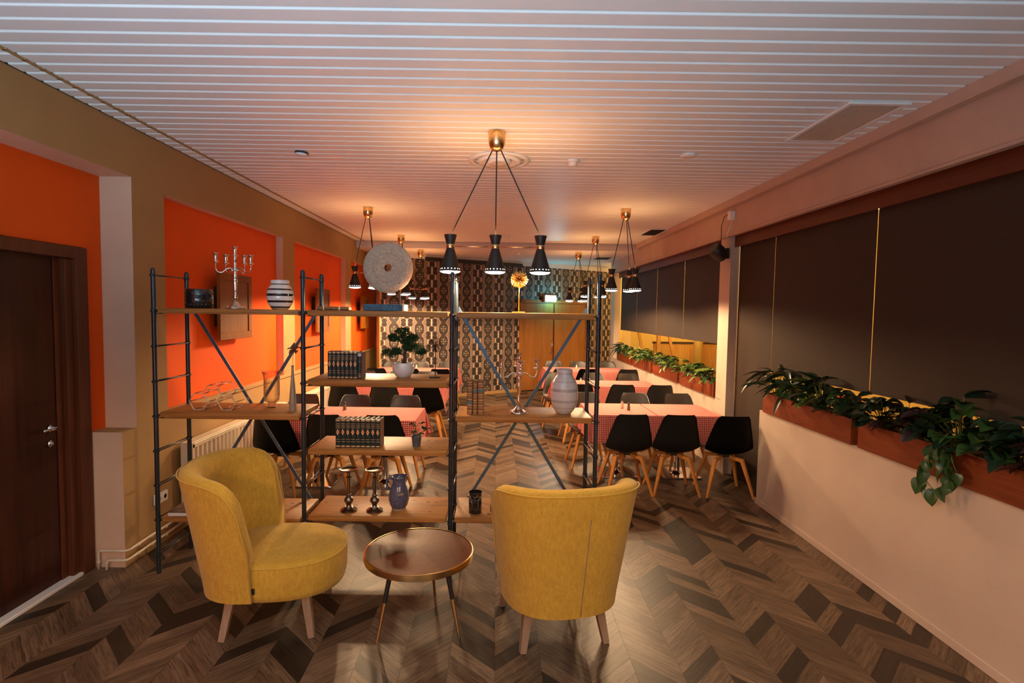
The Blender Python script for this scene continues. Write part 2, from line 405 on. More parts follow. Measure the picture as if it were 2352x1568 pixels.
# floor: sub-floor plus chevron planks
bm = B(); box(bm, -3.1, 3.3, Y0, 16.2, -.12, -.006); fl = struct('floor', bm, 'dark', label='chevron oak plank floor in mixed light and dark browns')
SX, SW, DY = .02, .245, .121
def plank_mesh(up):
    bm = B(); g = .0005; s = 1 if up else -1
    q = [(g, 0 + g), (SW - g, s * (SW - 2 * g) + g), (SW - g, s * (SW - 2 * g) + DY - g), (g, DY - g)]
    t = [bm.verts.new((x, y, 0)) for x, y in q]; d = [bm.verts.new((x, y, -.006)) for x, y in q]
    bm.faces.new(t)
    for i in range(4): bm.faces.new((t[i], d[i], d[(i + 1) % 4], t[(i + 1) % 4]))
    return mesh('plank', bm, 'floor_up' if up else 'floor_dn')
pm = {True: plank_mesh(True), False: plank_mesh(False)}
cells = []
rnd = random.Random(3)
for k in range(-12, 13):
    x0 = SX + k * SW; upk = k % 2 == 0
    j0 = -4
    for j in range(-2, 118):
        y = .9 + j * DY + (0 if upk else SW)
        run = rnd.random()
        tone = rnd.uniform(.02, .18) if run < .24 else rnd.uniform(.36, .95)
        xc, yc = x0 + SW / 2, y + (SW / 2 if upk else -SW / 2)
        if xc + .12 > 3.0 or yc < .5: continue
        vis = yc > 2.5 and abs((xc) / yc * F_PX + 1138 - 1176) < 1200
        cells.append((yc if vis else 99 + yc, x0, y, upk, tone))
cells.sort(key=lambda c: c[0])
for c in cells[:300]:
    o = obj('plank', pm[c[3]], parent=fl, loc=(c[1], c[2], 0)); o.color = (c[4], c[4], c[4], 1)
bm = B(); tl = bm.faces.layers.float.new('tone_f'); mats = []
tones = []
for c in cells[300:]:
    x0, y, upk, tone = c[1:]; g = .0006; s = 1 if upk else -1
    q = [(x0 + g, y + g), (x0 + SW - g, y + s * (SW - 2 * g) + g), (x0 + SW - g, y + s * (SW - 2 * g) + DY - g), (x0 + g, y + DY - g)]
    t = [bm.verts.new((a, b, 0)) for a, b in q]; d = [bm.verts.new((a, b, -.006)) for a, b in q]
    fs = [bm.faces.new(t if True else t)] + [bm.faces.new((t[i], d[i], d[(i + 1) % 4], t[(i + 1) % 4])) for i in range(4)]
    for f in fs: f.material_index = 0 if upk else 1; tones.append(tone)
me = mesh('plank_field', bm, ['floor_upm', 'floor_dnm'])
a = me.attributes.new('tone', 'FLOAT', 'FACE')
for i, t in enumerate(tones): a.data[i].value = t
obj('plank_field', me, parent=fl, kind='stuff', label='far chevron planks')

# ceiling: slab, metal slats, plain far part
bm = B(); box(bm, -3.1, 3.3, Y0, 10.18, CZ + .022, CZ + .12); box(bm, -3.1, 3.3, Y0, -.40, CZ, CZ + .022); box(bm, -3.1, 3.3, 10.18, 16.2, CZ - .12, CZ + .12)
ce = struct('ceiling', bm, 'ceil', label='white metal slat ceiling with a lower plain part at the far end')
bm = B(); box(bm, -2.62, 2.60, -.4, 10.17, CZ + .0185, CZ + .0215); obj('gap_shade_sheet', bm, 'dark', ce)  # near-black sheet added above the slats so their gaps read as shade
PITCH = .1135
bm = B()
prof = [(0, .018), (.003, .015), (.016, .001), (.020, 0), (.103, 0), (.107, .004), (.1085, .018)]
g = [[bm.verts.new((x, y, z)) for y, z in prof] for x in (-2.62, 2.60)]
for i in range(len(prof) - 1): bm.faces.new((g[0][i], g[1][i], g[1][i + 1], g[0][i + 1]))
bm.faces.new(g[0]); bm.faces.new(g[1][::-1])
sm = mesh('slat', bm, 'slat')
y = -.35
while y < 10.07:
    obj('slat', sm, parent=ce, loc=(0, y, CZ)); y += PITCH
bm = B(); box(bm, -2.482, -2.468, Y0, 10.18, CZ - .010, CZ + .002)
yy = 2.2
while yy < 10.1: box(bm, -2.490, -2.462, yy, yy + .012, CZ - .010, CZ + .004); yy += PITCH
struct('trim_1', bm, 'wall', label='thin rail running along the left edge of the ceiling')

# left wall: piers and niches
niches = [(4.31, 6.69, 1.037, 2.765), (7.07, 9.46, 1.03, 2.74), (9.81, 12.2, 1.02, 2.71)]
bm = B()
box(bm, -3.0, LX, 4.31, 16.2, 0, 1.03); box(bm, -3.0, LX, 4.31, 16.2, 2.75, CZ)
box(bm, -3.0, LX, 3.93, 4.31, 0, CZ)
box(bm, NX, LX, 3.775, 3.93, 0, .978)
box(bm, -3.0, LX, Y0, 3.93, 2.797, CZ)
for a, b in ((6.69, 7.07), (9.46, 9.81), (12.2, 16.2)): box(bm, -3.0, LX, a, b, 1.03, 2.75)
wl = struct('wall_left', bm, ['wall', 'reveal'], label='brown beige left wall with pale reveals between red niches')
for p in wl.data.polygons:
    if p.normal.y < -.5 or p.normal.z < -.5: p.material_index = 1  # paler colour on faces turned to the viewer and on undersides
for a, b, z0, z1 in niches:
    bm = B(); box(bm, -2.80, -2.715, a, b, 1.03, 2.75); obj('niche_panel', bm, 'red', wl, label='orange red niche back')
bm = B(); box(bm, -3.0, NX, 3.76, 3.93, 0, 2.797); box(bm, -3.0, NX, Y0, 3.76, 2.27, 2.797); box(bm, -3.0, NX, Y0, 2.76, 0, 2.27)
obj('niche_panel', bm, 'red', wl, label='orange red wall around the dark door')
bm = B(); box(bm, LX - .06, LX + .012, 4.31, 12.2, 1.005, 1.04, .004); struct('trim_2', bm, 'wall', label='sill along the bottom of the red niches')
bm = B(); box(bm, LX, LX + .012, 4.0, 12.2, 0, .07, .003); struct('baseboard_left', bm, 'wall')

# door_1 on the left
d1 = struct('door_1', box(B(), -2.945, -2.905, 2.80, 3.60, .02, 2.195), 'doorw', label='dark walnut door in the left niche')
bm = B(); box(bm, -2.96, -2.835, 3.66, 3.765, 0, 2.265, .004); box(bm, -2.96, -2.865, 3.60, 3.659, 0, 2.184, .003); obj('door_frame', bm, 'doorf', d1)
bm = B(); box(bm, -2.96, -2.835, 2.70, 3.659, 2.185, 2.265, .004); box(bm, -2.96, -2.84, 2.69, 2.80, 0, 2.184, .004); box(bm, -2.904, -2.897, 3.545, 3.599, .02, 2.184, .001); obj('door_frame', bm, 'doorf', d1)
bm = B(); box(bm, -2.96, -2.84, 2.80, 3.66, 0, .022, .003); obj('threshold', bm, 'white', d1, label='pale threshold strip')
bm = B(); lathe(bm, [(.026, 0), (.026, .012), (.012, .014), (.012, .05), (0, .052)], 16)
h = obj('door_handle', bm, 'chrome', d1, True, (-2.905, 3.49, 1.065), (0, PI / 2, 0))
bm = B(); tube(bm, [(-2.86, 3.49, 1.065), (-2.855, 3.46, 1.068), (-2.855, 3.38, 1.07)], .009, 8); obj('door_handle', bm, 'chrome', d1, True)
bm = B(); lathe(bm, [(.026, 0), (.026, .010), (.012, .012), (.010, .02), (0, .021)], 16); obj('lock_rosette', bm, 'chrome', d1, True, (-2.905, 3.49, .965), (0, PI / 2, 0))

# right side: dado, beam, fascia, column
bm = B(); box(bm, 2.62, 2.92, Y0, 5.29, 0, .935); box(bm, 2.70, 2.92, 6.40, 12.55, 0, .855); box(bm, 2.86, 2.92, 5.29, 6.4, 0, .935)
wr = struct('wall_right', bm, 'wallr', label='pale dado wall below the right windows')
bm = B(); box(bm, 2.608, 2.62, Y0, 5.30, 0, .055, .003); struct('baseboard_right', bm, 'wallr')
bm = B(); box(bm, 2.66, 3.0, Y0, 12.6, 2.775, CZ + .02)
struct('trim_3', bm, 'beam', label='rough plastered beam over the right windows')
bm = B(); box(bm, 2.58, 2.64, Y0, 10.9, 3.075, CZ + .005, .006); box(bm, 2.64, 2.665, Y0, 10.9, 3.10, CZ, .003); struct('trim_4', bm, 'beam', label='pale moulding between the ceiling and the beam')
bm = B(); box(bm, 2.645, 2.70, Y0, 12.6, 2.762, 2.785, .004); struct('trim_5', bm, 'beam', label='thin lip under the plastered beam')
bm = B(); box(bm, 2.735, 2.765, Y0, 12.1, 2.645, 2.775); struct('trim_6', bm, 'mahogd', label='mahogany fascia board above the blinds')
bm = B(); box(bm, 2.694, 2.80, 6.26, 6.39, 0, 2.775); box(bm, 2.694, 2.80, 6.3905, 6.55, .86, 2.775); box(bm, 2.69, 2.83, 12.3, 12.6, 0, 2.775, .004)
obj('column', bm, 'wallr', wr, label='pale square column between the windows')

# partition with retro wallpaper at the far end, angled
PA = math.atan(.65); P0 = Vector((-2.29, 10.73, 0)); PD = Vector((math.cos(PA), math.sin(PA), 0))
wb = struct('wall_back', box(B(), 0, 6.45, 0, .12, 0, 3.03), 'dark', label='angled far wall covered in retro wallpaper'); wb.location = P0; wb.rotation_euler = (0, 0, PA)
dx0, dx1, dz = 3.37, 5.50, 2.16
bm = B(); box(bm, 0, dx0, -.012, 0, .06, 2.93); box(bm, dx0, dx1, -.012, 0, dz, 2.93); box(bm, dx1, 6.33, -.012, 0, .06, 2.93); obj('wallpaper', bm, 'wallpaper', wb, label='black and beige retro patterned wallpaper')
bm = B(); box(bm, 0, 6.4, -.03, 0, 2.93, 3.03); obj('top_strip', bm, 'ceil', wb)
bm = B(); box(bm, .95, 3.4, -.09, -.03, 2.90, 2.97, .004); obj('curtain_rail', bm, 'blackm', wb, label='black curtain rail')
bm = B(); box(bm, 0, dx0, -.025, 0, 0, .07, .003); box(bm, dx1, 6.33, -.025, 0, 0, .07, .003); obj('skirting', bm, 'wall', wb)
bm = B(); box(bm, -.03, 0, -.015, .13, 0, 3.0); obj('end_post', bm, 'wall', wb)
d2 = thing('door_2', 'pair of oak doors in the wallpapered far wall', 'door', P0, PA); d2['kind'] = 'structure'
bm = B(); box(bm, dx0, dx0 + .07, -.05, 0, 0, dz, .004); obj('door_frame', bm, 'oakdoor', d2)
bm = B(); box(bm, dx1 - .07, dx1, -.05, 0, 0, dz, .004); obj('door_frame', bm, 'oakdoor', d2)
bm = B(); box(bm, dx0, dx1, -.05, 0, dz - .08, dz, .004); obj('door_frame', bm, 'oakdoor', d2)
dm = dx0 + 1.02
for a, b in ((dx0 + .075, dm - .02), (dm + .02, dx1 - .20)):
    bm = B(); box(bm, a, b, -.035, -.012, .02, dz - .085, .003); obj('door_leaf', bm, 'oakdoor', d2)
bm = B(); box(bm, dm - .016, dm + .016, -.05, -.012, .02, dz - .085, .003); obj('cover_strip', bm, 'doorf', d2)
bm = B(); box(bm, dx1 - .195, dx1 - .075, -.03, -.01, .02, dz - .085); obj('side_panel', bm, 'oakdoor', d2)
bm = B(); tube(bm, [(dm - .09, -.035, .88), (dm - .09, -.09, .90), (dm - .09, -.09, 1.16), (dm - .09, -.035, 1.18)], .012, 8); obj('door_handle', bm, 'chrome', d2, True)

# exit sign above the doors
es = thing('exit_sign', 'glowing pale cyan emergency exit sign above the oak doors', 'sign', P0 + PD * 4.22 + Vector((.04, -.07, 2.19)), PA)
bm = B(); box(bm, -.17, .17, -.03, .03, -.075, .085, .012, 2); obj('sign_housing', bm, 'white', es)
bm = B(); box(bm, -.16, .16, -.036, -.0301, -.068, .078, .002); obj('sign_face', bm, 'exit', es)
lamp('exit_sign_light', 'POINT', P0 + PD * 4.27 + Vector((.12, -.19, 2.17)), 12, (.1, .8, 1), .06)

# walls behind the camera and the passage beyond the partition
bm = B(); box(bm, -3.1, 3.3, Y0 - .15, Y0, 0, .65); box(bm, -3.1, 3.3, Y0 - .15, Y0, 2.25, CZ + .1); box(bm, -3.1, -2.45, Y0 - .15, Y0, .65, 2.25); box(bm, .65, 3.3, Y0 - .15, Y0, .65, 2.25)
struct('wall_front', bm, 'wallr', label='wall with a window behind the viewer')
wi = struct('window_1', box(B(), -2.45, .65, Y0 - .06, Y0 - .055, .65, 2.25), 'pane', label='window behind the viewer')
bm = B()
for xx in (-2.45, -1.42, -.39, .61): box(bm, xx, xx + .04, Y0 - .09, Y0 - .02, .65, 2.25, .003)
for z in (.65, 2.21): box(bm, -2.45, .65, Y0 - .09, Y0 - .02, z, z + .04, .003)
obj('window_frame', bm, 'white', wi)
bm = B(); box(bm, -3.1, 7.5, 16.2, 16.35, -.1, 3.3); struct('wall_passage', bm, 'yellow', label='orange lit wall of the passage beyond')

# windows on the right: glass, blinds
def window(name, y0, y1, z0):
    w = struct(name, box(B(), 2.885, 2.889, y0, y1, z0, 2.76), 'pane', label='glazed opening behind the brown blinds')
    bm = B(); box(bm, 2.87, 2.91, y0, y1, z0, z0 + .05); box(bm, 2.87, 2.91, y0, y1, 2.72, 2.77)
    obj('window_frame', bm, 'mahog', w); return w
window('window_2', Y0, 5.29, .935); window('window_3', 6.55, 12.3, .855)
def blind(y0, y1, z0, label, grp):
    t = thing('roller_blind', label, 'blind', (2.80, y0, z0), 0, grp)
    bm = B(); box(bm, -.0008, .0008, 0, y1 - y0, .02, 2.69 - z0)
    obj('blind_fabric', bm, 'blind', t, False)
    bm = B(); box(bm, -.007, .007, .002, y1 - y0 - .002, 0, .024, .004, 2); obj('bottom_bar', bm, 'blind', t)
    bm = B(); tube(bm, [(0.025, .004, 2.70 - z0), (.025, y1 - y0 - .004, 2.70 - z0)], .022, 10); obj('roller', bm, 'blackm', t, True)
GB = 'brown roller blinds on the right windows'
blind(5.468, 6.255, .02, 'brown blind pulled down to the floor beside the pale column', GB)
blind(4.016, 5.462, 1.295, 'wide brown blind above the first planter past the floor length blind', GB)
blind(2.545, 4.007, 1.30, 'wide brown blind above the middle planter, second in from the picture edge', GB)
blind(1.08, 2.53, 1.30, 'brown blind cut by the right edge of the picture', GB)
ys = [6.57, 8.07, 9.43, 10.75, 12.1]
far = ['nearest', 'second nearest', 'third', 'farthest']
for i in range(4): blind(ys[i] + .006, ys[i + 1] - .006, 1.50, 'narrow brown blind past the column, %s of the four over the far planters' % far[i], GB)

# ------------------------------------------------------------------ neighbouring room seen under the blinds
bm = B(); box(bm, 2.92, 7.5, Y0, 16.3, -.1, 0); struct('floor_next_room', bm, 'brown')
bm = B(); box(bm, 2.92, 7.5, Y0, 16.3, 3.1, 3.2); struct('ceiling_next_room', bm, 'ceil')
bm = B(); box(bm, 4.7, 4.8, Y0, 9.4, 0, 3.1); box(bm, 7.4, 7.5, 9.4, 16.3, 0, 3.1); box(bm, 4.7, 7.5, 9.3, 9.4, 0, 3.1); struct('wall_next_room', bm, 'yellow')
t = thing('slat_railing', 'orange wooden slat railing in the next room under the far blinds', 'railing', (3.9, 13.2, 0))
bm = B()
for i in range(52): box(bm, i * .034, i * .034 + .020, 0, .02, .25, 1.14)
obj('slats', bm, 'orangew', t, kind='stuff')
bm = B(); box(bm, -.05, 1.85, -.02, .04, 1.14, 1.19, .004); box(bm, -.05, 1.85, -.01, .03, .20, .25, .004); obj('rail', bm, 'blackm', t)
for i in (0, .9, 1.8):
    bm = B(); box(bm, i - .03, i + .03, -.012, .035, 0, 1.15); obj('post', bm, 'orangew', t)
bm = B(); lathe(bm, [(.105, 0), (.105, 3.1)], 24); tag(obj('round_column', bm, 'yellow', None, True, (4.78, 12.7, 0)), 'round yellow column in the next room behind the far planters', 'column')
for x, y, dx, lab in ((3.35, 12.9, .25, 'slanting wooden beam in the next room behind the farthest planter'), (4.05, 12.9, .28, 'slanting wooden beam in the next room left of the slat railing')):
    bm = B(); bar(bm, (0, 0, 1.75), (dx, 0, .6), .06, .05, (0, 1, 0)); tag(obj('timber_beam', bm, 'orangew', None, False, (x, y, 0)), lab, 'beam')
t = thing('timber_post', 'upright wooden post in the next room behind the far planters', 'post', (3.87, 12.8, 0)); bm = B(); box(bm, -.04, .04, -.04, .04, 0, 3.1, .004); obj('shaft', bm, 'orangew', t)
bm = B(); box(bm, -.07, .07, -.07, .07, 0, .12, .004); obj('foot_block', bm, 'orangew', t)
def lounge(x, y, lab):
    t = thing('lounge_chair', lab, 'chair', (x, y, 0)); t.scale = (.5, .5, .88)
    bm = B(); box(bm, -.3, .3, -.3, .3, .25, .45, .03, 2); obj('seat', bm, 'redu', t, True)
    bm = B(); box(bm, -.3, .3, .22, .32, .42, 1.0, .03, 2); obj('backrest', bm, 'redu', t, True)
    for a in (-.25, .25):
        for b in (-.25, .25): bm = B(); tube(bm, [(a, b, 0), (a * .9, b * .9, .26)], .018); obj('leg', bm, 'orangew', t, True)
lounge(4.42, 6.55, 'red upholstered chair glimpsed behind the middle planter')
lounge(3.7, 12.3, 'red upholstered chair glimpsed behind the far planters')
bm = B(); box(bm, 2.98, 3.0, 14.2, 15.6, .7, 1.1); box(bm, 2.95, 3.6, 14.4, 15.4, .95, 1.0, .01)
tag(obj('counter', bm, 'cream', None), 'cream counter in the passage right of the wallpapered wall', 'counter')
lamp('passage_light', 'POINT', (3.3, 14.6, 2.5), 45, (1, .62, .22), .15)

# ------------------------------------------------------------------ ceiling fittings
def diffuser(loc, s, lab):
    t = thing('air_diffuser', lab, 'vent', loc, 0, 'round ceiling air diffusers')
    bm = B(); lathe(bm, [(.262, 0), (.262, -.006), (.225, -.016), (.205, -.004), (.262, 0)], 40, cap=False); obj('outer_ring', bm, 'slat', t, True)
    bm = B(); lathe(bm, [(.185, -.002), (.178, -.026), (.125, -.012), (.112, .0)], 40, cap=False); obj('middle_ring', bm, 'slat', t, True)
    bm = B(); lathe(bm, [(.098, -.002), (.092, -.03), (.055, -.02), (0, -.022)], 32, cap=False); obj('centre_cone', bm, 'slat', t, True)
    bm = B(); lathe(bm, [(.206, .002), (.206, .004), (0, .004)], 32, cap=False); obj('duct', bm, 'dark', t)
    t.scale = (s, s, s)
diffuser((.01, 4.66, CZ - .002), 1, 'large round air diffuser behind the front pendant mount')
diffuser((.03, 9.3, CZ - .002), .9, 'small far round air diffuser seen above the front pendant shades')
def grille(loc, sx, sy, n, lab, m='cream'):
    t = thing('air_grille', lab, 'vent', loc, 0, 'ceiling air grilles')
    bm = B()
    for a, b, c, d in ((0, sx, 0, .03), (0, sx, sy - .03, sy), (0, .03, .03, sy - .03), (sx - .03, sx, .03, sy - .03)): box(bm, a, b, c, d, -.014, 0, .002)
    obj('frame', bm, 'slat', t)
    bm = B(); box(bm, .03, sx - .03, .03, sy - .03, -.003, -.001); obj('backing', bm, 'dark', t)
    for i in range(n):
        x = .036 + (sx - .072) * (i + .5) / n
        bm = B(); bar(bm, (x, .03, -.008), (x, sy - .03, -.008), .003, .014, (.5, 0, 1)); obj('louvre', bm, m, t)
grille((2.09, 3.29, CZ - .002), .37, .73, 20, 'big louvred air grille at the right edge of the slatted ceiling')
grille((2.30, 8.2, CZ - .002), .30, .68, 12, 'dark louvred air grille further along the right ceiling edge', 'blackm')
grille((2.05, 11.2, CZ - .122), .38, .55, 10, 'small dark air grille in the lower far ceiling', 'blackm')
t = thing('smoke_detector', 'white smoke detector right of the round diffuser', 'detector', (.63, 4.62, CZ))
bm = B(); lathe(bm, [(.055, 0), (.055, -.012), (.048, -.018), (.036, -.022)], 24); obj('base', bm, 'white', t, True)
bm = B(); lathe(bm, [(.036, -.020), (.040, -.028), (.034, -.045), (.018, -.052), (0, -.053)], 24); obj('sensor_head', bm, 'white', t, True)
t = thing('ceiling_disc', 'dark rimmed ceiling disc left of the front pendant', 'ceiling fitting', (-1.61, 4.5, CZ)); t.rotation_euler = (.05, .05, .3)
bm = B(); lathe(bm, [(.052, 0), (.054, -.010), (.050, -.012)], 24); obj('rim', bm, 'blackm', t, True)
bm = B(); lathe(bm, [(.046, -.008), (.048, -.024), (.020, -.028), (0, -.028)], 24); obj('cover', bm, 'slat', t, True)
bm = B(); lathe(bm, [(.062, 0), (.062, -.010), (.055, -.016), (0, -.017)], 28); tag(obj('ceiling_cover', bm, 'slat', None, True, (1.53, 4.42, CZ)), 'flat round blank cover on the ceiling left of the big grille', 'ceiling fitting')
bm = B(); lathe(bm, [(.04, 0), (.04, -.02), (.03, -.035), (0, -.036)], 20); tag(obj('smoke_detector', bm, 'white', None, True, (.42, 10.7, CZ - .12)), 'tiny far smoke detector in the lower ceiling near the wallpapered wall', 'detector')

# ------------------------------------------------------------------ pendants
def shade_mesh():
    bm = B(); S = 72
    pr = [(.046, .262), (.030, .200), (.0275, .192), (.0275, .168), (.030, .160), (.0705, .025), (.0713, .0205), (.0730, .0145), (.0765, 0)]
    rings = [[bm.verts.new((r * math.cos(2 * PI * i / S), r * math.sin(2 * PI * i / S), z)) for i in range(S)] for r, z in pr]
    for k in range(len(pr) - 1):
        if k == 2: continue
        for i in range(S):
            if k == 6 and i % 4 == 0: continue          # ring of perforations above the rim
            j = (i + 1) % S; bm.faces.new((rings[k][i], rings[k][j], rings[k + 1][j], rings[k + 1][i]))
    return mesh('lamp_shade', bm, 'blackm', 40)
SHM = shade_mesh()
bm = B(); lathe(bm, [(.0285, .194), (.0295, .192), (.0295, .168), (.0285, .166)], 28, cap=False); BAND = mesh('band', bm, 'brass', 50)
bm = B(); lathe(bm, [(.0655, .030), (.0685, .022), (.071, .010), (.0735, .0015), (.066, -.007), (.045, -.013), (0, -.016)], 36, cap=False); DIF = mesh('diffuser', bm, 'bulb', True)
def canopy(t, z):
    bm = B(); lathe(bm, [(.060, 0), (.062, -.004), (.062, -.05), (.058, -.085), (.045, -.118), (.026, -.135), (0, -.138)], 32); obj('ceiling_mount', bm, 'brass', t, 50, (0, 0, z))
def pendant(x, y, cz, pts, zb, lab, arms, W_, upw=UPLIGHT_W):
    t = thing('pendant_lamp', lab, 'lamp', (x, y, 0), 0, 'black and brass three shade pendant lamps')
    canopy(t, cz)
    for px, py in pts:
        s = obj('lamp_shade', SHM, parent=t, loc=(px, py, zb)); obj('brass_band', BAND, parent=s); obj('diffuser', DIF, parent=s, label='glowing white diffuser')
        r = .028; d = math.hypot(px, py) or 1
        bm = B(); tube(bm, [(px / d * r if d > .01 else 0, py / d * r, cz - .125), (px, py, zb + .255)], .0048, 6); obj('cord', bm, 'cord', t)
        lamp('pendant_bulb', 'SPOT', (x + px, y + py, zb - .024), W_, WARM, .035, (0, 0, 0), None, math.radians(172), .25)
        lamp('pendant_glow', 'SPOT', (x + px, y + py, zb + .262), upw, (1, .50, .18), .03, (PI, 0, 0), None, math.radians(150), 1.0)
    for a, b in arms:
        pa, pb = Vector((*a, zb + .18)), Vector((*b, zb + .18)); v = (pb - pa).normalized() * .026
        bm = B(); tube(bm, [pa + v, pb - v], .0042, 8); obj('brass_arm', bm, 'brass', t, True)
pendant(-.01, 3.93, CZ, [(-.325, 0), (0, 0), (.325, 0)], 2.155, 'front pendant of three black shades in a row on a brass bar, above the shelving', [((-.325, 0), (0, 0)), ((0, 0), (.325, 0))], FRONT_W, 7)
triR = [(-.162, -.03), (.095, .135), (.106, -.126)]
tri = [(-.155, -.04), (.04, .155), (.113, -.113)]; arms = [(tri[0], (0, 0)), ((0, 0), tri[1]), ((0, 0), tri[2])]
for x, y, cz, zb, lab in ((-1.62, 6.85, CZ, 2.15, 'nearest left pendant of three black shades, half behind the stone disc'), (-1.64, 9.33, CZ, 2.14, 'second left pendant over the far left tables'),
        (-1.46, 10.45, 3.03, 2.10, 'farthest left pendant in front of the wallpaper'), (1.585, 6.73, CZ, 2.15, 'nearest right pendant of three black shades over the gingham tables'),
        (1.66, 9.16, CZ, 2.14, 'second right pendant seen past the shelving post'), (1.58, 10.5, 3.03, 2.09, 'farthest right pendant right of the exit sign')):
    tr = tri if x < 0 else triR
    pendant(x, y, cz, tr, zb, lab, [(tr[0], (0, 0)), ((0, 0), tr[1]), ((0, 0), tr[2])], PENDANT_W * (.45 if y > 10 else 1))

# the row goes on behind the viewer
pendant(-1.35, -.75, CZ, tri, 2.15, 'pendant lamp hanging left behind the viewer', arms, 46, 1)
pendant(1.25, -.75, CZ, tri, 2.15, 'pendant lamp hanging right behind the viewer', arms, 46, 1)

# ------------------------------------------------------------------ dining chairs
def chair_shell():
    # u across, v along the profile from seat front to top of back; faces +y (sitter looks to +y)
    P = [(.225, .425), (.17, .442), (.05, .432), (-.08, .428), (-.165, .455), (-.205, .53), (-.225, .63), (-.245, .74), (-.262, .82), (-.268, .855)]
    Wd = [.165, .205, .222, .235, .243, .239, .216, .186, .162, .134]
    Lf = [.010, .018, .035, .052, .060, .064, .058, .045, .030, .012]
    def cr(a, t):
        n = len(a) - 1; s = t * n; i = min(int(s), n - 1); f = s - i
        p0, p1, p2, p3 = a[max(i - 1, 0)], a[i], a[i + 1], a[min(i + 2, n)]
        return .5 * ((2 * p1) + (-p0 + p2) * f + (2 * p0 - 5 * p1 + 4 * p2 - p3) * f * f + (-p0 + 3 * p1 - 3 * p2 + p3) * f ** 3)
    ys, zs = [p[0] for p in P], [p[1] for p in P]
    def f(u, v, off=0, sh=1):
        s = u * 2 - 1; y, z = cr(ys, v), cr(zs, v)
        e = .01; ty, tz = cr(ys, min(1, v + e)) - cr(ys, max(0, v - e)), cr(zs, min(1, v + e)) - cr(zs, max(0, v - e)); l = math.hypot(ty, tz)
        ny, nz = -tz / l, ty / l            # normal
        if ny * 1 + nz * 1 < 0: ny, nz = -ny, -nz
        k = cr(Lf, v) * abs(s) ** 2.6 + off * (1 - abs(s) ** 6)
        return (s * cr(Wd, v) * sh, y + ny * k, z + nz * k)
    bm = B(); grid(bm, f, 16, 26); bmesh.ops.solidify(bm, geom=bm.faces[:], thickness=.007)
    me = mesh('seat_shell', bm, 'shell', True)
    bm = B(); grid(bm, lambda u, v: f(u, .02 + v * .95, .012 + .012 * math.sin(PI * min(1, v * 1.02)), .95), 14, 24)
    cu_ = mesh('cushion', bm, 'leather', True)
    return me, cu_
SHELL, CUSH = chair_shell()
def leg_mesh(sx, sy):
    bm = B(); bar(bm, (sx * .235, sy * .215, 0), (sx * .135, sy * .125, .385), .020, .020, (sx, sy, 0), .040, .030)
    bar(bm, (sx * .140, sy * .130, .372), (sx * .035, sy * .035, .395), .030, .038, (0, 0, 1), .030, .030); return mesh('leg', bm, 'leg')
LEGS = [leg_mesh(a, b) for a in (-1, 1) for b in (-1, 1)]
bm = B(); box(bm, -.055, .055, -.055, .055, .385, .424, .004); HUB = mesh('seat_mount', bm, 'shell')
def dining_chair():
    t = thing('dining_chair', '', 'chair')
    obj('seat_shell', SHELL, parent=t); obj('cushion', CUSH, parent=t); obj('seat_mount', HUB, parent=t)
    for l in LEGS: obj('leg', l, parent=t)
    return t
CH0 = dining_chair(); used = [False]
def put_chair(x, y, rz, lab, grp):
    o = CH0 if not used[0] else copy_tree(CH0); used[0] = True
    o.location = (x, y, 0); o.rotation_euler = (0, 0, rz); o['label'] = lab; o['group'] = grp
GR, GL = 'black dining chairs at the right gingham tables', 'black dining chairs at the left gingham tables'
pos3 = {'R': ['aisle end', 'middle', 'wall end'], 'L': ['wall end', 'middle', 'aisle end']}
row = {1: 'front', 2: 'second', 3: 'far'}
def chairs(side, r, near, xs, y, rots):
    for i, x in enumerate(xs):
        sd = 'right' if side == 'R' else 'left'
        lab = 'black shell chair, %s of %s %s table, %s' % (pos3[side][i], row[r], sd, 'back to viewer' if near else 'facing viewer')
        put_chair(x, y[i] if isinstance(y, (list, tuple)) else y, rots[i] + (0 if near else PI), lab, GR if side == 'R' else GL)
# y = chair centre; near chairs face +y (towards table), far chairs face -y
chairs('R', 1, True, [1.39, 1.885, 2.42], [5.64, 5.645, 5.61], [.03, -.02, -.04])
chairs('R', 1, False, [1.16, 1.77, 2.34], 6.60, [.05, -.04, .03])
chairs('R', 2, True, [1.22, 1.84, 2.37], 7.90, [.05, -.05, .02])
chairs('R', 2, False, [1.03, 1.67, 2.27], 8.86, [-.06, .04, .12])
chairs('R', 3, True, [1.22, 1.68, 2.43], 9.98, [.05, .02, -.05])
chairs('R', 3, False, [1.22, 1.74, 2.32], 11.0, [0, .05, -.05])
chairs('L', 1, True, [-2.14, -1.64, -1.10], [5.40, 5.42, 5.42], [-.10, -.03, .04])
chairs('L', 1, False, [-2.26, -1.64, -1.06], 6.14, [0, .03, -.03])
chairs('L', 2, True, [-2.12, -1.56, -.95], 7.72, [0, .05, -.03])
chairs('L', 2, False, [-2.15, -1.58, -1.10], 8.72, [0, .05, .1])
chairs('L', 3, True, [-2.09, -1.50, -.95], 9.62, [.04, 0, -.03])
chairs('L', 3, False, [-2.02, -1.47, -.95], [10.38, 10.50, 10.55], [0, .05, 0])

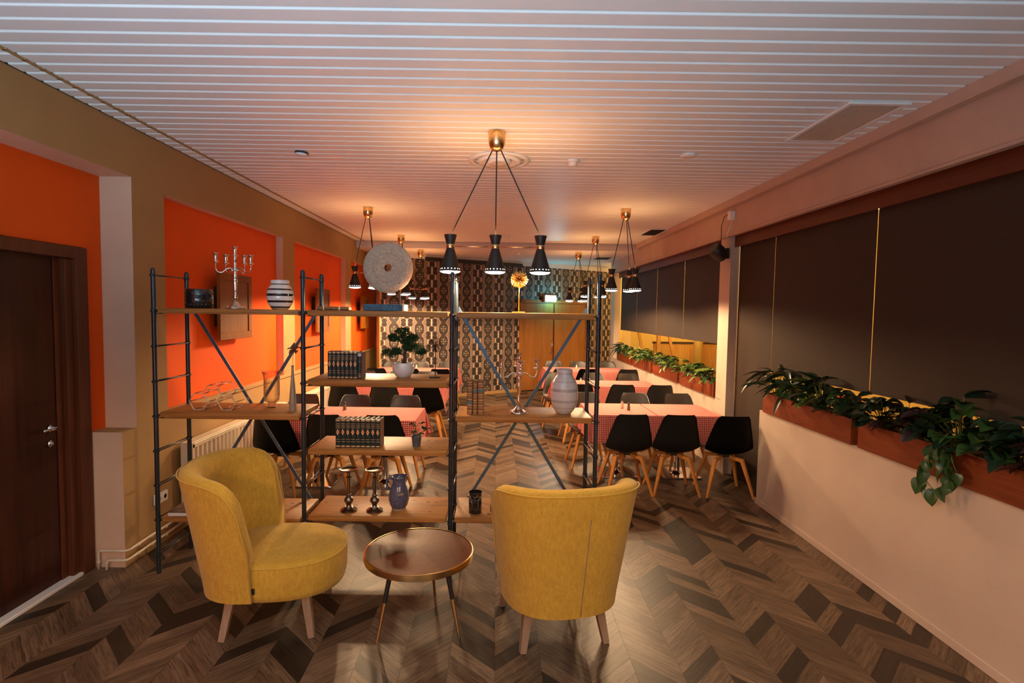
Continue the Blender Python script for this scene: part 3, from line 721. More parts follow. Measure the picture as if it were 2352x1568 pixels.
# ------------------------------------------------------------------ tables and cloths
def cloth_mesh(w, d, h, over, seed):
    rn = random.Random(seed); ph = [rn.uniform(0, 6) for _ in range(6)]
    bm = B(); uvl = bm.loops.layers.uv.new('UVMap'); N = 56; Mm = 34; uv = {}
    W2, D2 = w / 2, d / 2; Lx, Ly = W2 + over, D2 + over
    def cl(t, half, ov):
        return t
    xs = sorted(set([-Lx + i * (2 * Lx) / N for i in range(N + 1)] + [-W2, W2])); ys_ = sorted(set([-Ly + i * (2 * Ly) / Mm for i in range(Mm + 1)] + [-D2, D2]))
    g = []
    for x in xs:
        col = []
        for y in ys_:
            ox, oy = max(0, abs(x) - W2), max(0, abs(y) - D2); sx, sy = (1 if x > 0 else -1), (1 if y > 0 else -1)
            if ox == 0 and oy == 0: p = (x, y, h + .003 + .0006 * math.sin(x * 9 + ph[0]) * math.sin(y * 11))
            elif ox > 0 and oy > 0:
                r = math.hypot(ox, oy); a = math.atan2(oy, ox); fl_ = .30 * r
                wv = .030 * math.sin(4 * a + ph[1]) * min(1, r / .2)
                dd = fl_ * .55 + wv
                p = (sx * (W2 + .006 + dd * math.cos(a)), sy * (D2 + .006 + dd * math.sin(a)), h - r * .96)
            elif ox > 0:
                wv = (.012 * math.sin(y * 23 + ph[2]) + .008 * math.sin(y * 41 + ph[3])) * ox / over
                p = (sx * (W2 + .005 + .05 * ox + wv), y, h - ox * .99)
            else:
                wv = (.008 * math.sin(x * 17 + ph[4]) + .005 * math.sin(x * 31 + ph[5])) * oy / over
                p = (x, sy * (D2 + .005 + .03 * oy + wv), h - oy * .99)
            v = bm.verts.new(p); uv[v] = (x, y); col.append(v)
        g.append(col)
    for i in range(len(xs) - 1):
        for j in range(len(ys_) - 1):
            f = bm.faces.new((g[i][j], g[i + 1][j], g[i + 1][j + 1], g[i][j + 1]))
            for lp in f.loops: lp[uvl].uv = uv[lp.vert]
    me = bpy.data.meshes.new('tablecloth'); bmesh.ops.recalc_face_normals(bm, faces=bm.faces); bm.to_mesh(me); bm.free(); me.materials.append(MT['cloth'])
    for p in me.polygons: p.use_smooth = True
    me.set_sharp_from_angle(angle=math.radians(55)); return me
def table(x0, x1, y0, y1, lab, side):
    cx, cy, w, d, h = (x0 + x1) / 2, (y0 + y1) / 2, x1 - x0 - .01, y1 - y0 - .01, .75
    t = thing('dining_table', 'table with chrome pedestal under the %s' % lab, 'table', (cx, cy, 0), 0, 'pedestal tables under gingham cloths')
    bm = B(); box(bm, -w / 2, w / 2, -d / 2, d / 2, h - .03, h, .002); obj('tabletop', bm, 'doorf', t)
    bm = B(); tube(bm, [(0, 0, .03), (0, 0, h - .03)], .035, 16); obj('pedestal', bm, 'chrome', t, 40)
    bm = B(); box(bm, -.22, .22, -.22, .22, 0, .018, .004); lathe(bm, [(.07, .018), (.05, .03), (.036, .045)], 20); obj('base_plate', bm, 'chrome', t, 40)
    return cx, cy, w, d, h
def clothed(x0, x1, y0, y1, split, side, r):
    sd = 'right' if side == 'R' else 'left'
    rw = row[r]
    mid = split
    table(x0, mid, y0, y1, '%s %s gingham cloth, %s part' % (rw, sd, 'aisle' if side == 'R' else 'wall'), side)
    table(mid, x1, y0, y1, '%s %s gingham cloth, %s part' % (rw, sd, 'wall' if side == 'R' else 'aisle'), side)
    me = cloth_mesh(x1 - x0, y1 - y0, .752, .30, r * 7 + (side == 'R'))
    tag(obj('tablecloth', me, None, None, False, ((x0 + x1) / 2, (y0 + y1) / 2, 0)), 'red and white gingham cloth on the %s %s table row' % (rw, sd), 'tablecloth', 'red gingham tablecloths')
clothed(1.06, 2.50, 5.85, 6.62, 1.78, 'R', 1); clothed(.95, 2.50, 8.12, 8.88, 1.75, 'R', 2); clothed(.97, 2.50, 10.18, 10.95, 1.75, 'R', 3)
clothed(-2.28, -.80, 5.40, 6.14, -1.55, 'L', 1); clothed(-2.28, -.78, 7.95, 8.70, -1.55, 'L', 2); clothed(-2.25, -.70, 9.83, 10.50, -1.5, 'L', 3)
# seam of the second cloth laid on the front right table
bm = B(); box(bm, -.004, .004, -.385, .385, 0, .003); tag(obj('cloth_hem', bm, 'cloth', None, False, (1.785, 6.235, .7562)), 'overlapping hem line across the front right gingham tabletop', 'hem')
def shaker(x, y, kind, lab):
    t = thing('shaker', lab, 'shaker', (x, y, .757), 0, 'glass salt and pepper shakers')
    bm = B(); lathe(bm, [(.017, 0), (.019, .005), (.016, .05), (.011, .066)], 12); obj('glass_jar', bm, 'salt' if kind else 'pepper', t, True)
    bm = B(); lathe(bm, [(.0125, .064), (.0135, .070), (.012, .082), (0, .086)], 12); obj('cap', bm, 'chrome' if kind else 'blackm', t, True)
shaker(1.50, 6.30, 1, 'left glass shaker of the pair on the front right table'); shaker(1.545, 6.17, 0, 'right glass shaker of the pair on the front right table')
shaker(-1.665, 5.95, 0, 'lone dark capped shaker on the front left table'); shaker(1.36, 8.50, 1, 'shaker on the second right table behind the white vase')
shaker(1.62, 10.7, 1, 'shaker on the far right table'); shaker(-1.50, 10.25, 1, 'shaker on the far left table behind the bonsai')

# ------------------------------------------------------------------ shelving unit
YF, YB = 3.705, 4.105
LXs = [-2.345, -1.322, -.300, .705]
su = thing('shelving_unit', 'three bay open shelving of black steel ladders and thick pine boards', 'shelf', (0, 0, 0))
for i, x in enumerate(LXs):
    zb = .39 if i == 1 else 0
    rungs = [2.085 - .243 * k for k in range(9) if 2.085 - .243 * k > zb]
    lf = bpy.data.objects.new('ladder_frame', None); COL.objects.link(lf); lf.parent = su; lf.location = (x, 0, 0)
    for y in (YF, YB):
        bm = B(); lathe(bm, [(.0155, zb), (.0155, 2.118), (.013, 2.129), (.007, 2.134), (0, 2.136)], 14, (0, y, 0))
        for z in rungs: lathe(bm, [(.0165, z - .010), (.020, z - .008), (.020, z + .008), (.0165, z + .010)], 14, (0, y, 0))
        obj('post', bm, 'steel', lf, 40)
    for z in rungs:
        bm = B()
        for s in (-1, 1): tube(bm, [(s * .014, YF - .018, z), (s * .014, YB + .018, z)], .0042, 6)
        tube(bm, [(-.014, YF - .018, z), (0, YF - .026, z), (.014, YF - .018, z)], .0042, 6); tube(bm, [(-.014, YB + .018, z), (0, YB + .026, z), (.014, YB + .018, z)], .0042, 6)
        obj('rung', bm, 'steel', lf, True)
ZT = dict(top=1.862, l2=1.143, l3=.404, m2=1.385, m3=.898, bot=.430)
boards = [(0, ZT['top'], .036), (0, ZT['l2'], .045), (0, ZT['l3'], .038), (1, ZT['top'], .040), (1, ZT['m2'], .048), (1, ZT['m3'], .040), (1, ZT['bot'], .042), (2, ZT['top'], .042), (2, ZT['l2'], .040), (2, ZT['bot'], .042)]
for b, z, h in boards:
    x0, x1 = LXs[b] + .030, LXs[b + 1] - .030
    y0, y1 = (YF - .005, YB + .005)
    bm = B(); box(bm, -(x1 - x0) / 2, (x1 - x0) / 2, -(y1 - y0) / 2, (y1 - y0) / 2, -h, 0, .005, 2); obj('shelf_board', bm, 'shelf', su, 40, ((x0 + x1) / 2, (y0 + y1) / 2, z))
    for xx, s in ((x0, -1), (x1, 1)):
        bm = B(); box(bm, xx - .012 if s > 0 else xx - .03, xx + .03 if s > 0 else xx + .012, y0 + .03, y0 + .05, z - h - .004, z - h, 0); box(bm, xx - .012 if s > 0 else xx - .03, xx + .03 if s > 0 else xx + .012, y1 - .05, y1 - .03, z - h - .004, z - h, 0); obj('bracket', bm, 'steel', su)
for b in (0, 2):
    xa, xb = LXs[b] + .01, LXs[b + 1] - .01
    for j, (p, q) in enumerate((((xa, 1.90), (xb, .26)), ((xb, 1.90), (xa, .26)))):
        bm = B(); yy = YB + .012 + j * .005; bar(bm, (p[0], yy, p[1]), (q[0], yy, q[1]), .024, .0035, (0, 1, 0)); obj('cross_brace', bm, 'brace', su)

# ------------------------------------------------------------------ things on the shelves
def spheroid(bm, c, r, sz=1, seg=12):
    lathe(bm, [(r * math.sin(PI * k / 8), -r * sz * math.cos(PI * k / 8)) for k in range(9)], seg, c)
T = ZT['top']
# black dimpled pot
t = thing('planter_pot', 'black glazed dimpled pot at the left end of the top shelf', 'pot', (-2.14, 3.90, T))
bm = B(); lathe(bm, [(.082, 0), (.090, .010), (.093, .07), (.092, .125), (.086, .138), (.078, .138), (.078, .03), (0, .03)], 36); obj('body', bm, 'gloss_black', t, 40)
bm = B()
for k in range(4):
    for i in range(22):
        a = 2 * PI * (i + .5 * (k % 2)) / 22; spheroid(bm, (.0845 * math.cos(a), .0845 * math.sin(a), .027 + k * .027), .0095, 1.2, 6)
obj('dimples', bm, 'gloss_black', t, True, kind='stuff')
# candelabra
def candelabra(loc, h, arms, label, rz=0, mt='silver', spread=.135):
    t = thing('candelabra', label, 'candelabra', loc, rz, 'silver candelabra')
    bm = B(); lathe(bm, [(.062, 0), (.064, .006), (.050, .014), (.034, .026), (.020, .044), (.012, .060)], 24)
    for i in range(8): a = 2 * PI * i / 8; spheroid(bm, (.052 * math.cos(a), .052 * math.sin(a), .010), .011, .9, 8)
    obj('base', bm, mt, t, True)
    bm = B(); lathe(bm, [(q * 1.35, w) for q, w in ((.012, .055), (.008, .075), (.013, .085), (.006, .10), (.008, .14), (.012, .19), (.013, .21), (.007, .235), (.012, .245), (.008, .26), (.006, .275), (.012, .285), (.006, .30), (.009, .33), (.006, .345), (.010, .36), (.007, h - .055))], 14); obj('stem', bm, mt, t, True)
    def cup(x, y, z):
        bm = B(); lathe(bm, [(.004, -.012), (.020, -.004), (.023, 0), (.007, .003), (.011, .012), (.014, .02), (.011, .028), (.014, .048), (.021, .056), (.021, .059), (.012, .056)], 14, (x, y, z)); return bm
    obj('candle_cup', cup(0, 0, h - .052), mt, t, True)
    for a, R, zc in arms:
        ca, sa = math.cos(a), math.sin(a); pts = []
        kp = [(.01, .272), (.25 * R, .292), (.45 * R, .284), (.65 * R, .262), (.88 * R, .262), (R, .285), (R, zc)]
        for i in range(6):
            for q in range(4):
                f = q / 4; p0, p1, p2, p3 = kp[max(i - 1, 0)], kp[i], kp[i + 1], kp[min(i + 2, 6)]
                w = [.5 * (2 * p1[c] + (-p0[c] + p2[c]) * f + (2 * p0[c] - 5 * p1[c] + 4 * p2[c] - p3[c]) * f * f + (-p0[c] + 3 * p1[c] - 3 * p2[c] + p3[c]) * f ** 3) for c in (0, 1)]
                pts.append((w[0] * ca, w[0] * sa, w[1]))
        pts.append((R * ca, R * sa, zc))
        bm = B(); tube(bm, pts, .0046, 6); spheroid(bm, (.02 * ca, .02 * sa, .275), .008); obj('arm', bm, mt, t, True)
        obj('candle_cup', cup(R * ca, R * sa, zc + .012), mt, t, True)
candelabra((-1.878, 3.90, T), .437, [(PI + .2, .128, .325), (PI - .56, .112, .322), (1.3, .095, .322), (-.25, .132, .312)], 'five branched silver candelabra on the top left shelf')
candelabra((.172, 3.85, ZT['l2']), .425, [(PI, .128, .315), (0, .128, .315), (PI / 2, .12, .315), (-PI / 2, .10, .315)], 'five branched silver candelabra on the middle right shelf', .08)
# striped vase
K = (.012, .011, .012)
MT['stripe'] = band_mat('black_striped_glaze', [(.012, .022, K), (.050, .065, K), (.096, .113, K), (.137, .149, (.03, .02, .018)), (.176, .184, (.10, .07, .05))], (.80, .77, .72), .1, coat=.5)
bm = B(); lathe(bm, [(.050, 0), (.062, .010), (.084, .045), (.094, .085), (.092, .12), (.080, .155), (.064, .175), (.064, .208), (.060, .210), (.056, .206), (.056, .17), (0, .16)], 40); tag(obj('vase', bm, 'stripe', None, 50, (-1.555, 3.90, T)), 'round white vase with black stripes on the top left shelf', 'vase')
# brown book, blue book, stone disc
t = thing('book', 'worn brown leather book lying on the top middle shelf', 'book', (-1.13, 3.82, T), .08)
bm = B(); box(bm, -.10, .10, -.07, .07, 0, .004, .001); box(bm, -.10, .10, -.07, .07, .023, .027, .001); tube(bm, [(-.10, -.067, .0135), (.10, -.067, .0135)], .0135, 10); obj('cover', bm, 'booktan', t)
bm = B(); box(bm, -.095, .095, -.06, .065, .004, .023); obj('pages', bm, 'paper', t)
bm = B(); box(bm, .035, .043, -.082, -.06, 0, .028); box(bm, -.07, -.064, -.082, -.06, 0, .028); obj('gilt_band', bm, 'gilt', t, kind='stuff')
t = thing('book', 'thick worn blue book lying on its side on the top middle shelf', 'book', (-.775, 3.80, T))
bm = B(); box(bm, -.142, .130, -.075, .08, 0, .047, .004, 2); obj('cover', bm, 'bluebook', t)
bm = B(); box(bm, .130, .143, -.073, .078, .003, .046, .001); obj('pages', bm, 'paper', t)
t = thing('stone_disc', 'big pale stone disc with a central hole on a metal stand, top middle shelf', 'ornament', (-.785, 3.93, T))
bm = B(); R = .182; S = 64; pr = [(.027, -.014), (.030, -.017), (.09, -.020), (.118, -.017), (.128, -.021), (.165, -.014), (.178, -.006), (R, 0), (.178, .006), (.165, .014), (.09, .017), (.027, .014)]
rings = [[bm.verts.new((r * math.cos(2 * PI * i / S), y, .312 + r * math.sin(2 * PI * i / S))) for i in range(S)] for r, y in pr]
for a, b in zip(rings, rings[1:] + rings[:1]):
    for i in range(S): bm.faces.new((a[i], a[(i + 1) % S], b[(i + 1) % S], b[i]))
obj('disc', bm, 'stone', t, True)
bm = B()
for i in range(44): a = 2 * PI * i / 44; bar(bm, (.098 * math.cos(a), -.0195, .312 + .098 * math.sin(a)), (.108 * math.cos(a + .05), -.0195, .312 + .108 * math.sin(a + .05)), .004, .004, (0, 1, 0))
obj('carved_ring', bm, 'clay', t, kind='stuff')
bm = B(); box(bm, -.11, .11, -.04, .04, 0, .008, .002)
for s in (-1, 1): tube(bm, [(s * .085, 0, .005), (s * .085, 0, .15)], .005, 8)
tube(bm, [(.085, -.02, .15), (.085, 0, .145), (.085, .022, .15)], .005, 6); tube(bm, [(-.085, -.02, .15), (-.085, 0, .145), (-.085, .022, .15)], .005, 6); obj('stand', bm, 'blackm', t, 40)
bm = B(); spheroid(bm, (0, 0, 0), .0055); obj('pin', bm, 'blackm', t, True, (.088, -.016, .202))
# gold urchin and wire dandelion
def urchin(loc, zc, R, n, m, label, name, thick=.0028, tips=0.0, base=(.045, .035)):
    t = thing(name, label, 'ornament', loc)
    bm = B(); box(bm, -base[0], base[0], -base[1], base[1], 0, .008, .002); obj('base', bm, m, t)
    bm = B(); tube(bm, [(0, 0, .006), (0, 0, zc)], .0028, 8); obj('stem', bm, m, t, True)
    bm = B(); ga = PI * (3 - 5 ** .5)
    for i in range(n):
        z = 1 - 2 * (i + .5) / n; r = math.sqrt(1 - z * z); a = i * ga; d = Vector((r * math.cos(a), r * math.sin(a), z)); L = R * random.uniform(.86, 1.04)
        tube(bm, [Vector((0, 0, zc)) + d * R * .12, Vector((0, 0, zc)) + d * L], [thick * .5, thick], 5)
        if tips: 
            e = Vector((0, 0, zc)) + d * L; q = d.orthogonal().normalized()
            for k in range(5):
                w = (q * math.cos(k * 1.256) + d.cross(q) * math.sin(k * 1.256) + d * .5).normalized(); tube(bm, [e, e + w * tips], thick * .6, 4)
    obj('spikes', bm, m, t, True, kind='stuff')
urchin((.165, 3.90, T), .238, .066, 90, 'gold', 'golden spiky ball on a thin rod, top right shelf', 'spiky_ball', .0036)
urchin((-.435, 3.90, ZT['m2']), .235, .050, 48, 'blackm', 'dark wire dandelion ornament beside the bonsai', 'wire_dandelion', .0016, .016, (.038, .03))
# hexagon wire rack
t = thing('wire_rack', 'pale wire rack of three joined hexagons on the left middle shelf', 'rack', (-1.985, 3.90, ZT['l2']))
def hexa(cx, cz, r): return [Vector((cx + r * math.cos(PI / 3 * k), 0, cz + r * math.sin(PI / 3 * k))) for k in range(6)]
r = .066; hz = r * math.sin(PI / 3)
cs = [(-.105, hz + .005), (-.105 + 1.5 * r, 2 * hz + .005), (-.105 + 3 * r, hz + .005)]
for yy in (-.12, .09):
    for cx, cz in cs:
        bm = B(); tube(bm, [p + Vector((0, yy, 0)) for p in hexa(cx, cz, r)], .0030, 6, closed=True); obj('hexagon_ring', bm, 'cream', t, True)
bm = B(); seen = set()
for cx, cz in cs:
    for p in hexa(cx, cz, r):
        k = (round(p.x, 3), round(p.z, 3))
        if k not in seen: seen.add(k); tube(bm, [p + Vector((0, -.12, 0)), p + Vector((0, .09, 0))], .0026, 6)
obj('spacer_rods', bm, 'pewter', t, True)
# hurricane glass
bm = B(); lathe(bm, [(.034, 0), (.036, .006), (.022, .020), (.030, .032), (.052, .055), (.056, .10), (.055, .20), (.060, .245), (.070, .268), (.068, .268), (.058, .243), (.0525, .20), (.0535, .10), (.049, .058), (.026, .038), (0, .034)], 32)
tag(obj('hurricane_glass', bm, 'glass', None, True, (-1.635, 3.93, ZT['l2'])), 'clear flared glass vase on the left middle shelf', 'vase')
# bottle vase with dried flower
t = thing('bottle_vase', 'tall thin silver bottle vase holding a dried flower', 'vase', (-1.432, 3.80, ZT['l2']))
bm = B(); lathe(bm, [(.024, 0), (.026, .004), (.024, .08), (.018, .16), (.011, .24), (.0075, .30), (.0075, .318), (.0105, .323), (.0105, .326)], 20); obj('body', bm, 'silvervase', t, True)
t2 = thing('dried_flower', 'brown dried flower standing in the thin silver vase', 'flower', (-1.432, 3.80, ZT['l2'] + .30))
bm = B(); tube(bm, [(0, 0, 0), (.002, 0, .08), (.012, 0, .13)], .0015, 5); obj('stem', bm, 'redm', t2, True)
for k in range(11):
    bm = B(); L_ = .038 + .012 * (k % 3)
    grid(bm, lambda u, v: ((u - .5) * .044 * math.sin(PI * min(1, v + .12)), v * L_, .012 * math.sin(v * 3) + .010 * (u - .5) ** 2 * 4), 4, 4)
    obj('petal', bm, 'dried', t2, True, (.012, 0, .128), ((-.9, .2, 1.1)[k % 3] + .2 * k / 11, .3 * (k % 2), k * 2.4))
# books on the bottom left shelf
t = thing('book', 'large book with brown printed cover lying on the bottom left shelf', 'book', (-2.13, 3.82, ZT['l3']), .03)
bm = B(); box(bm, -.155, .155, -.11, .12, 0, .003); box(bm, -.155, .155, -.11, .12, .027, .031); obj('cover', bm, 'printb', t)
bm = B(); box(bm, -.15, .15, -.108, .115, .003, .027); obj('pages', bm, 'white', t)
bm = B(); grid(bm, lambda u, v: ((u - .5) * .19, (v - .5) * .17, .002 + .02 * math.sin(u * 6) * math.sin(v * 5 + 1) ** 2 + .012), 8, 8); bmesh.ops.solidify(bm, geom=bm.faces[:], thickness=.003)
tag(obj('folded_cloth', bm, 'teal', None, True, (-2.03, 3.93, ZT['l3'] + .033)), 'crumpled teal cloth on the big book, bottom left shelf', 'cloth')
# bound volumes
def volume(x, y, z, w, h, d, m, lab, grp, style, rz=0):
    t = thing('book', lab, 'book', (x, y, z), rz, grp)
    bm = B()
    pts = 7; vs = []
    for k in range(pts):
        a = PI * k / (pts - 1); vs.append((-w / 2 * math.cos(a), .008 - .010 * math.sin(a)))
    g0 = [[bm.verts.new((px, py, zz)) for px, py in vs] for zz in (0, h)]
    for k in range(pts - 1): bm.faces.new((g0[0][k], g0[0][k + 1], g0[1][k + 1], g0[1][k]))
    bm.faces.new(g0[0][::-1]); bm.faces.new(g0[1])
    obj('spine', bm, m, t, 40)
    bm = B(); box(bm, -w / 2, -w / 2 + .003, .006, d, 0, h); box(bm, w / 2 - .003, w / 2, .006, d, 0, h); obj('cover', bm, 'bookbr' if m == 'bookg' else m, t)
    bm = B(); box(bm, -w / 2 + .003, w / 2 - .003, .004, d - .004, .003, h - .004); obj('pages', bm, 'oldpaper', t)
    def strip(bm, z0, z1, e=.0006, cut=.0):
        g1 = [[bm.verts.new((px * (1 + e * 40) * .97, (py - .0012), zz)) for px, py in vs[1:-1]] for zz in (z0, z1)]
        for k in range(len(g1[0]) - 1): bm.faces.new((g1[0][k], g1[0][k + 1], g1[1][k + 1], g1[1][k]))
    bm = B()
    if style == 'green':
        for z0, z1 in ((.006, .014), (.040, .042), (.055, .057), (.133, .135), (.143, .1445), (.149, .1505), (.160, .162), (.179, .186)): strip(bm, z0 * h / .19, z1 * h / .19)
        obj('gilt_band', bm, 'gilt', t, kind='stuff')
        bm = B(); c = .105 * h / .19; a = [bm.verts.new(p) for p in ((-w * .32, -.0025, c), (0, -.0045, c - .022), (w * .32, -.0025, c), (0, -.0045, c + .022))]; bm.faces.new(a); obj('medallion', bm, 'gilt', t)
        bm = B(); a = [bm.verts.new(p) for p in ((-w * .16, -.0046, c), (0, -.0056, c - .010), (w * .16, -.0046, c), (0, -.0056, c + .010))]; bm.faces.new(a); obj('medallion', bm, 'redm', t)
    elif style == 'plain':
        for z0, z1 in ((.012, .016), (.022, .025), (.034, .037), (.120, .122)): strip(bm, z0, z1)
        obj('gilt_band', bm, 'gilt', t, kind='stuff'); bm = B(); strip(bm, h - .028, h - .006); obj('paper_sticker', bm, 'tag', t)
    else:
        for k in range(6): strip(bm, h * (.04 + k * .165), h * (.04 + k * .165) + .003); strip(bm, h * (.04 + k * .165) + .014, h * (.04 + k * .165) + .019)
        obj('gilt_band', bm, 'gilt', t, kind='stuff'); bm = B(); q = .30 if style == 'tan1' else .68; strip(bm, h * q, h * q + .022, .001); obj('spine_label', bm, 'bluelabel', t)
    return t
ordn = ['first', 'second', 'third', 'fourth', 'fifth', 'sixth', 'seventh', 'eighth', 'ninth']
x = -1.172
for i in range(8):
    w = .0285 if i % 2 else .031
    volume(x + w / 2, 3.755, ZT['m2'], w - .0012, .190 - (.004 if i == 7 else 0) + .001 * (i % 2), .128, 'bookg', ('dark green gilt volume, %s from the left in the upper set' % ordn[i]) if i < 7 else 'dark volume with a pale sticker at the right end of the upper set', 'dark green bound volumes', 'green' if i < 7 else 'plain'); x += w
x = -1.118
for i in range(9):
    w = .0345 if i % 3 else .0365
    volume(x + w / 2, 3.755, ZT['m3'], w - .0012, .200 + .001 * (i % 2), .132, 'bookg', 'dark green gilt volume, %s from the left in the lower set of nine' % ordn[i], 'dark green bound volumes', 'green'); x += w
x = -.195
for i, (w, h, st, lab) in enumerate(((.040, .246, 'tan1', 'tallest tan leather book, leftmost of three on the right middle shelf'), (.033, .230, 'tan2', 'thin tan leather book in the middle of three on the right shelf'), (.046, .234, 'tan2', 'thick tan leather book, rightmost of three on the right shelf'))):
    volume(x + w / 2, 3.765, ZT['l2'], w - .002, h, .14, 'booktan', lab, 'tan leather books', st); x += w + .001
# bonsai
t = thing('bonsai', 'small bonsai tree in a round white pot on the upper middle shelf', 'plant', (-.665, 3.90, ZT['m2']))
bm = B(); lathe(bm, [(.045, 0), (.050, .004), (.074, .035), (.081, .062), (.077, .088), (.062, .106), (.056, .106), (.058, .095), (0, .092)], 36); obj('pot', bm, 'gloss_white', t, True)
bm = B(); lathe(bm, [(.057, .090), (.04, .099), (0, .102)], 24); obj('soil', bm, 'soil', t, True)
bm = B(); tube(bm, [(0, 0, .095), (.012, 0, .13), (.004, 0, .165), (.022, 0, .20), (.015, 0, .25), (-.01, 0, .30), (.0, 0, .33)], [.020, .014, .012, .010, .008, .006, .004], 9)
for e in (((.004, 0, .165), (-.05, .01, .17), (-.10, 0, .165)), ((.022, 0, .20), (.07, -.01, .205), (.11, 0, .19)), ((.015, 0, .25), (-.04, 0, .27), (-.07, .01, .275)), ((.015, 0, .25), (.05, .01, .27), (.07, 0, .28))): tube(bm, e, [.007, .005, .003], 6)
obj('trunk', bm, 'bark', t, True)
bm = B(); rn = random.Random(5)
for cx, cy, cz, rx, rz_ in ((-.10, 0, .175, .062, .026), (-.055, .02, .185, .04, .022), (.10, 0, .205, .055, .030), (.135, .0, .185, .030, .018), (.045, -.02, .235, .05, .03), (-.075, 0, .285, .045, .022), (.065, .01, .285, .045, .024), (-.01, 0, .330, .058, .024), (.0, 0, .275, .05, .03), (.03, 0, .215, .04, .02)):
    for i in range(430):
        while True:
            p = Vector((rn.uniform(-1, 1), rn.uniform(-1, 1), rn.uniform(-1, 1)))
            if .35 < p.length < 1: break
        c = Vector((cx + p.x * rx, cy + p.y * rx * .9, cz + p.z * rz_ * 1.3)); d = Vector((rn.gauss(0, 1), rn.gauss(0, 1), rn.gauss(.6, 1))).normalized(); s = d.orthogonal().normalized() * .0028
        L = rn.uniform(.009, .016); v = [bm.verts.new(q) for q in (c - s, c + d * L * .6 - s * .9, c + d * L, c + d * L * .6 + s * .9, c + s)]; bm.faces.new(v)
obj('foliage', bm, 'needle', t, kind='stuff')
# small potted plant
def leaf_mesh(L, W_, curl, m, n=6, fold=.25, tip=1.0, name='leaf'):
    bm = B()
    def f(u, v):
        w = W_ * math.sin(PI * min(1, v ** tip * .97 + .03)) ** .8 * (1 if v < .98 else .15); s = (u - .5) * 2
        z = -curl * L * v * v + fold * w * abs(s)
        return (s * w * .5, v * L, z)
    grid(bm, f, 4, n); me = mesh(name, bm, m, True); return me
LV = {k: leaf_mesh(*a) for k, a in dict(
    dark=(.13, .062, .2, 'leafd'), darkr=(.085, .066, .25, 'leafd', 6, .2), var=(.12, .060, .2, 'leafy'), purp=(.105, .06, .3, 'leafp'), heart=(.095, .075, .3, 'leaf', 6, .2, .7), long=(.20, .045, .45, 'leafd'),
    green=(.13, .060, .25, 'leaf'), lime=(.14, .060, .25, 'leafy'), greend=(.12, .055, .25, 'leafd'), tiny=(.03, .026, .3, 'leaf', 4)).items()}
t = thing('potted_plant', 'tiny green plant in a dark grey pot on the lower middle shelf', 'plant', (-.555, 3.82, ZT['m3']))
bm = B(); lathe(bm, [(.027, 0), (.028, .002), (.036, .070), (.038, .072), (.038, .080), (.034, .080), (.033, .068), (0, .066)], 24); obj('pot', bm, 'greypot', t, 40)
bm = B(); rn = random.Random(2); tips = []
for i in range(9):
    a = rn.uniform(0, 6.28); r_ = rn.uniform(.01, .05); zz = rn.uniform(.09, .185) if i < 7 else .12; r_ = r_ if i < 7 else .075; a = a if i < 7 else .15 * i - 1.1
    e = (r_ * math.cos(a), r_ * math.sin(a) * .6, zz); tube(bm, [(0, 0, .066), (e[0] * .4, e[1] * .4, .066 + (zz - .066) * .7), e], .0013, 5); tips.append(e)
obj('stems', bm, 'stem', t)
for e in tips:
    for k in range(3):
        o = obj('leaf', LV['tiny'], parent=t, loc=e, rot=(rn.uniform(-.3, .6), rn.uniform(-.3, .3), rn.uniform(0, 6.28))); o.scale = (1.1,) * 3
# candle holders
def candlestick(x, y, lab):
    t = thing('candle_holder', lab, 'candle holder', (x, y, ZT['bot']), 0, 'dark pewter candle holders')
    bm = B(); lathe(bm, [(.058, 0), (.060, .008), (.050, .016), (.034, .022), (.026, .034)], 28); obj('base', bm, 'pewter', t, 50)
    bm = B(); lathe(bm, [(.024, .030), (.016, .042), (.018, .050), (.032, .070), (.034, .080), (.026, .098), (.013, .108), (.018, .114), (.018, .120), (.011, .126), (.013, .150), (.011, .20), (.012, .235), (.020, .240), (.020, .246), (.011, .252), (.012, .278)], 20); obj('stem', bm, 'pewter', t, 50)
    bm = B(); lathe(bm, [(.012, .276), (.052, .290), (.066, .300), (.066, .305), (.060, .304), (.050, .296), (0, .292)], 28); obj('drip_plate', bm, 'pewter', t, 50)
candlestick(-1.035, 3.80, 'left one of two dark metal candle holders on the bottom shelf'); candlestick(-.850, 3.80, 'right one of two dark metal candle holders, next to the blue jug')
# jug
t = thing('jug', 'speckled blue glazed jug with a clay foot on the bottom shelf', 'jug', (-.685, 3.85, ZT['bot']))
bm = B(); lathe(bm, [(.048, .010), (.062, .030), (.074, .075), (.072, .115), (.055, .165), (.044, .195), (.046, .225), (.054, .242), (.050, .242), (.041, .22), (.039, .195), (.05, .16), (.06, .08), (0, .03)], 32)
for v in bm.verts:
    if v.co.z > .22 and v.co.x > .02: v.co.x += .012; v.co.z += .003
obj('body', bm, 'jug', t, True)
bm = B(); lathe(bm, [(.050, 0), (.052, .003), (.049, .014)], 28); obj('foot', bm, 'clay', t, 40)
bm = B(); tube(bm, [(-.042, 0, .222), (-.070, 0, .225), (-.090, 0, .200), (-.085, 0, .165), (-.064, 0, .140)], .009, 10); obj('handle', bm, 'jug', t, True)
bm = B(); box(bm, .005, .045, -.0765, -.072, .118, .134, .001); obj('paper_label', bm, 'clay', t, rot=(0, -.15, .25))
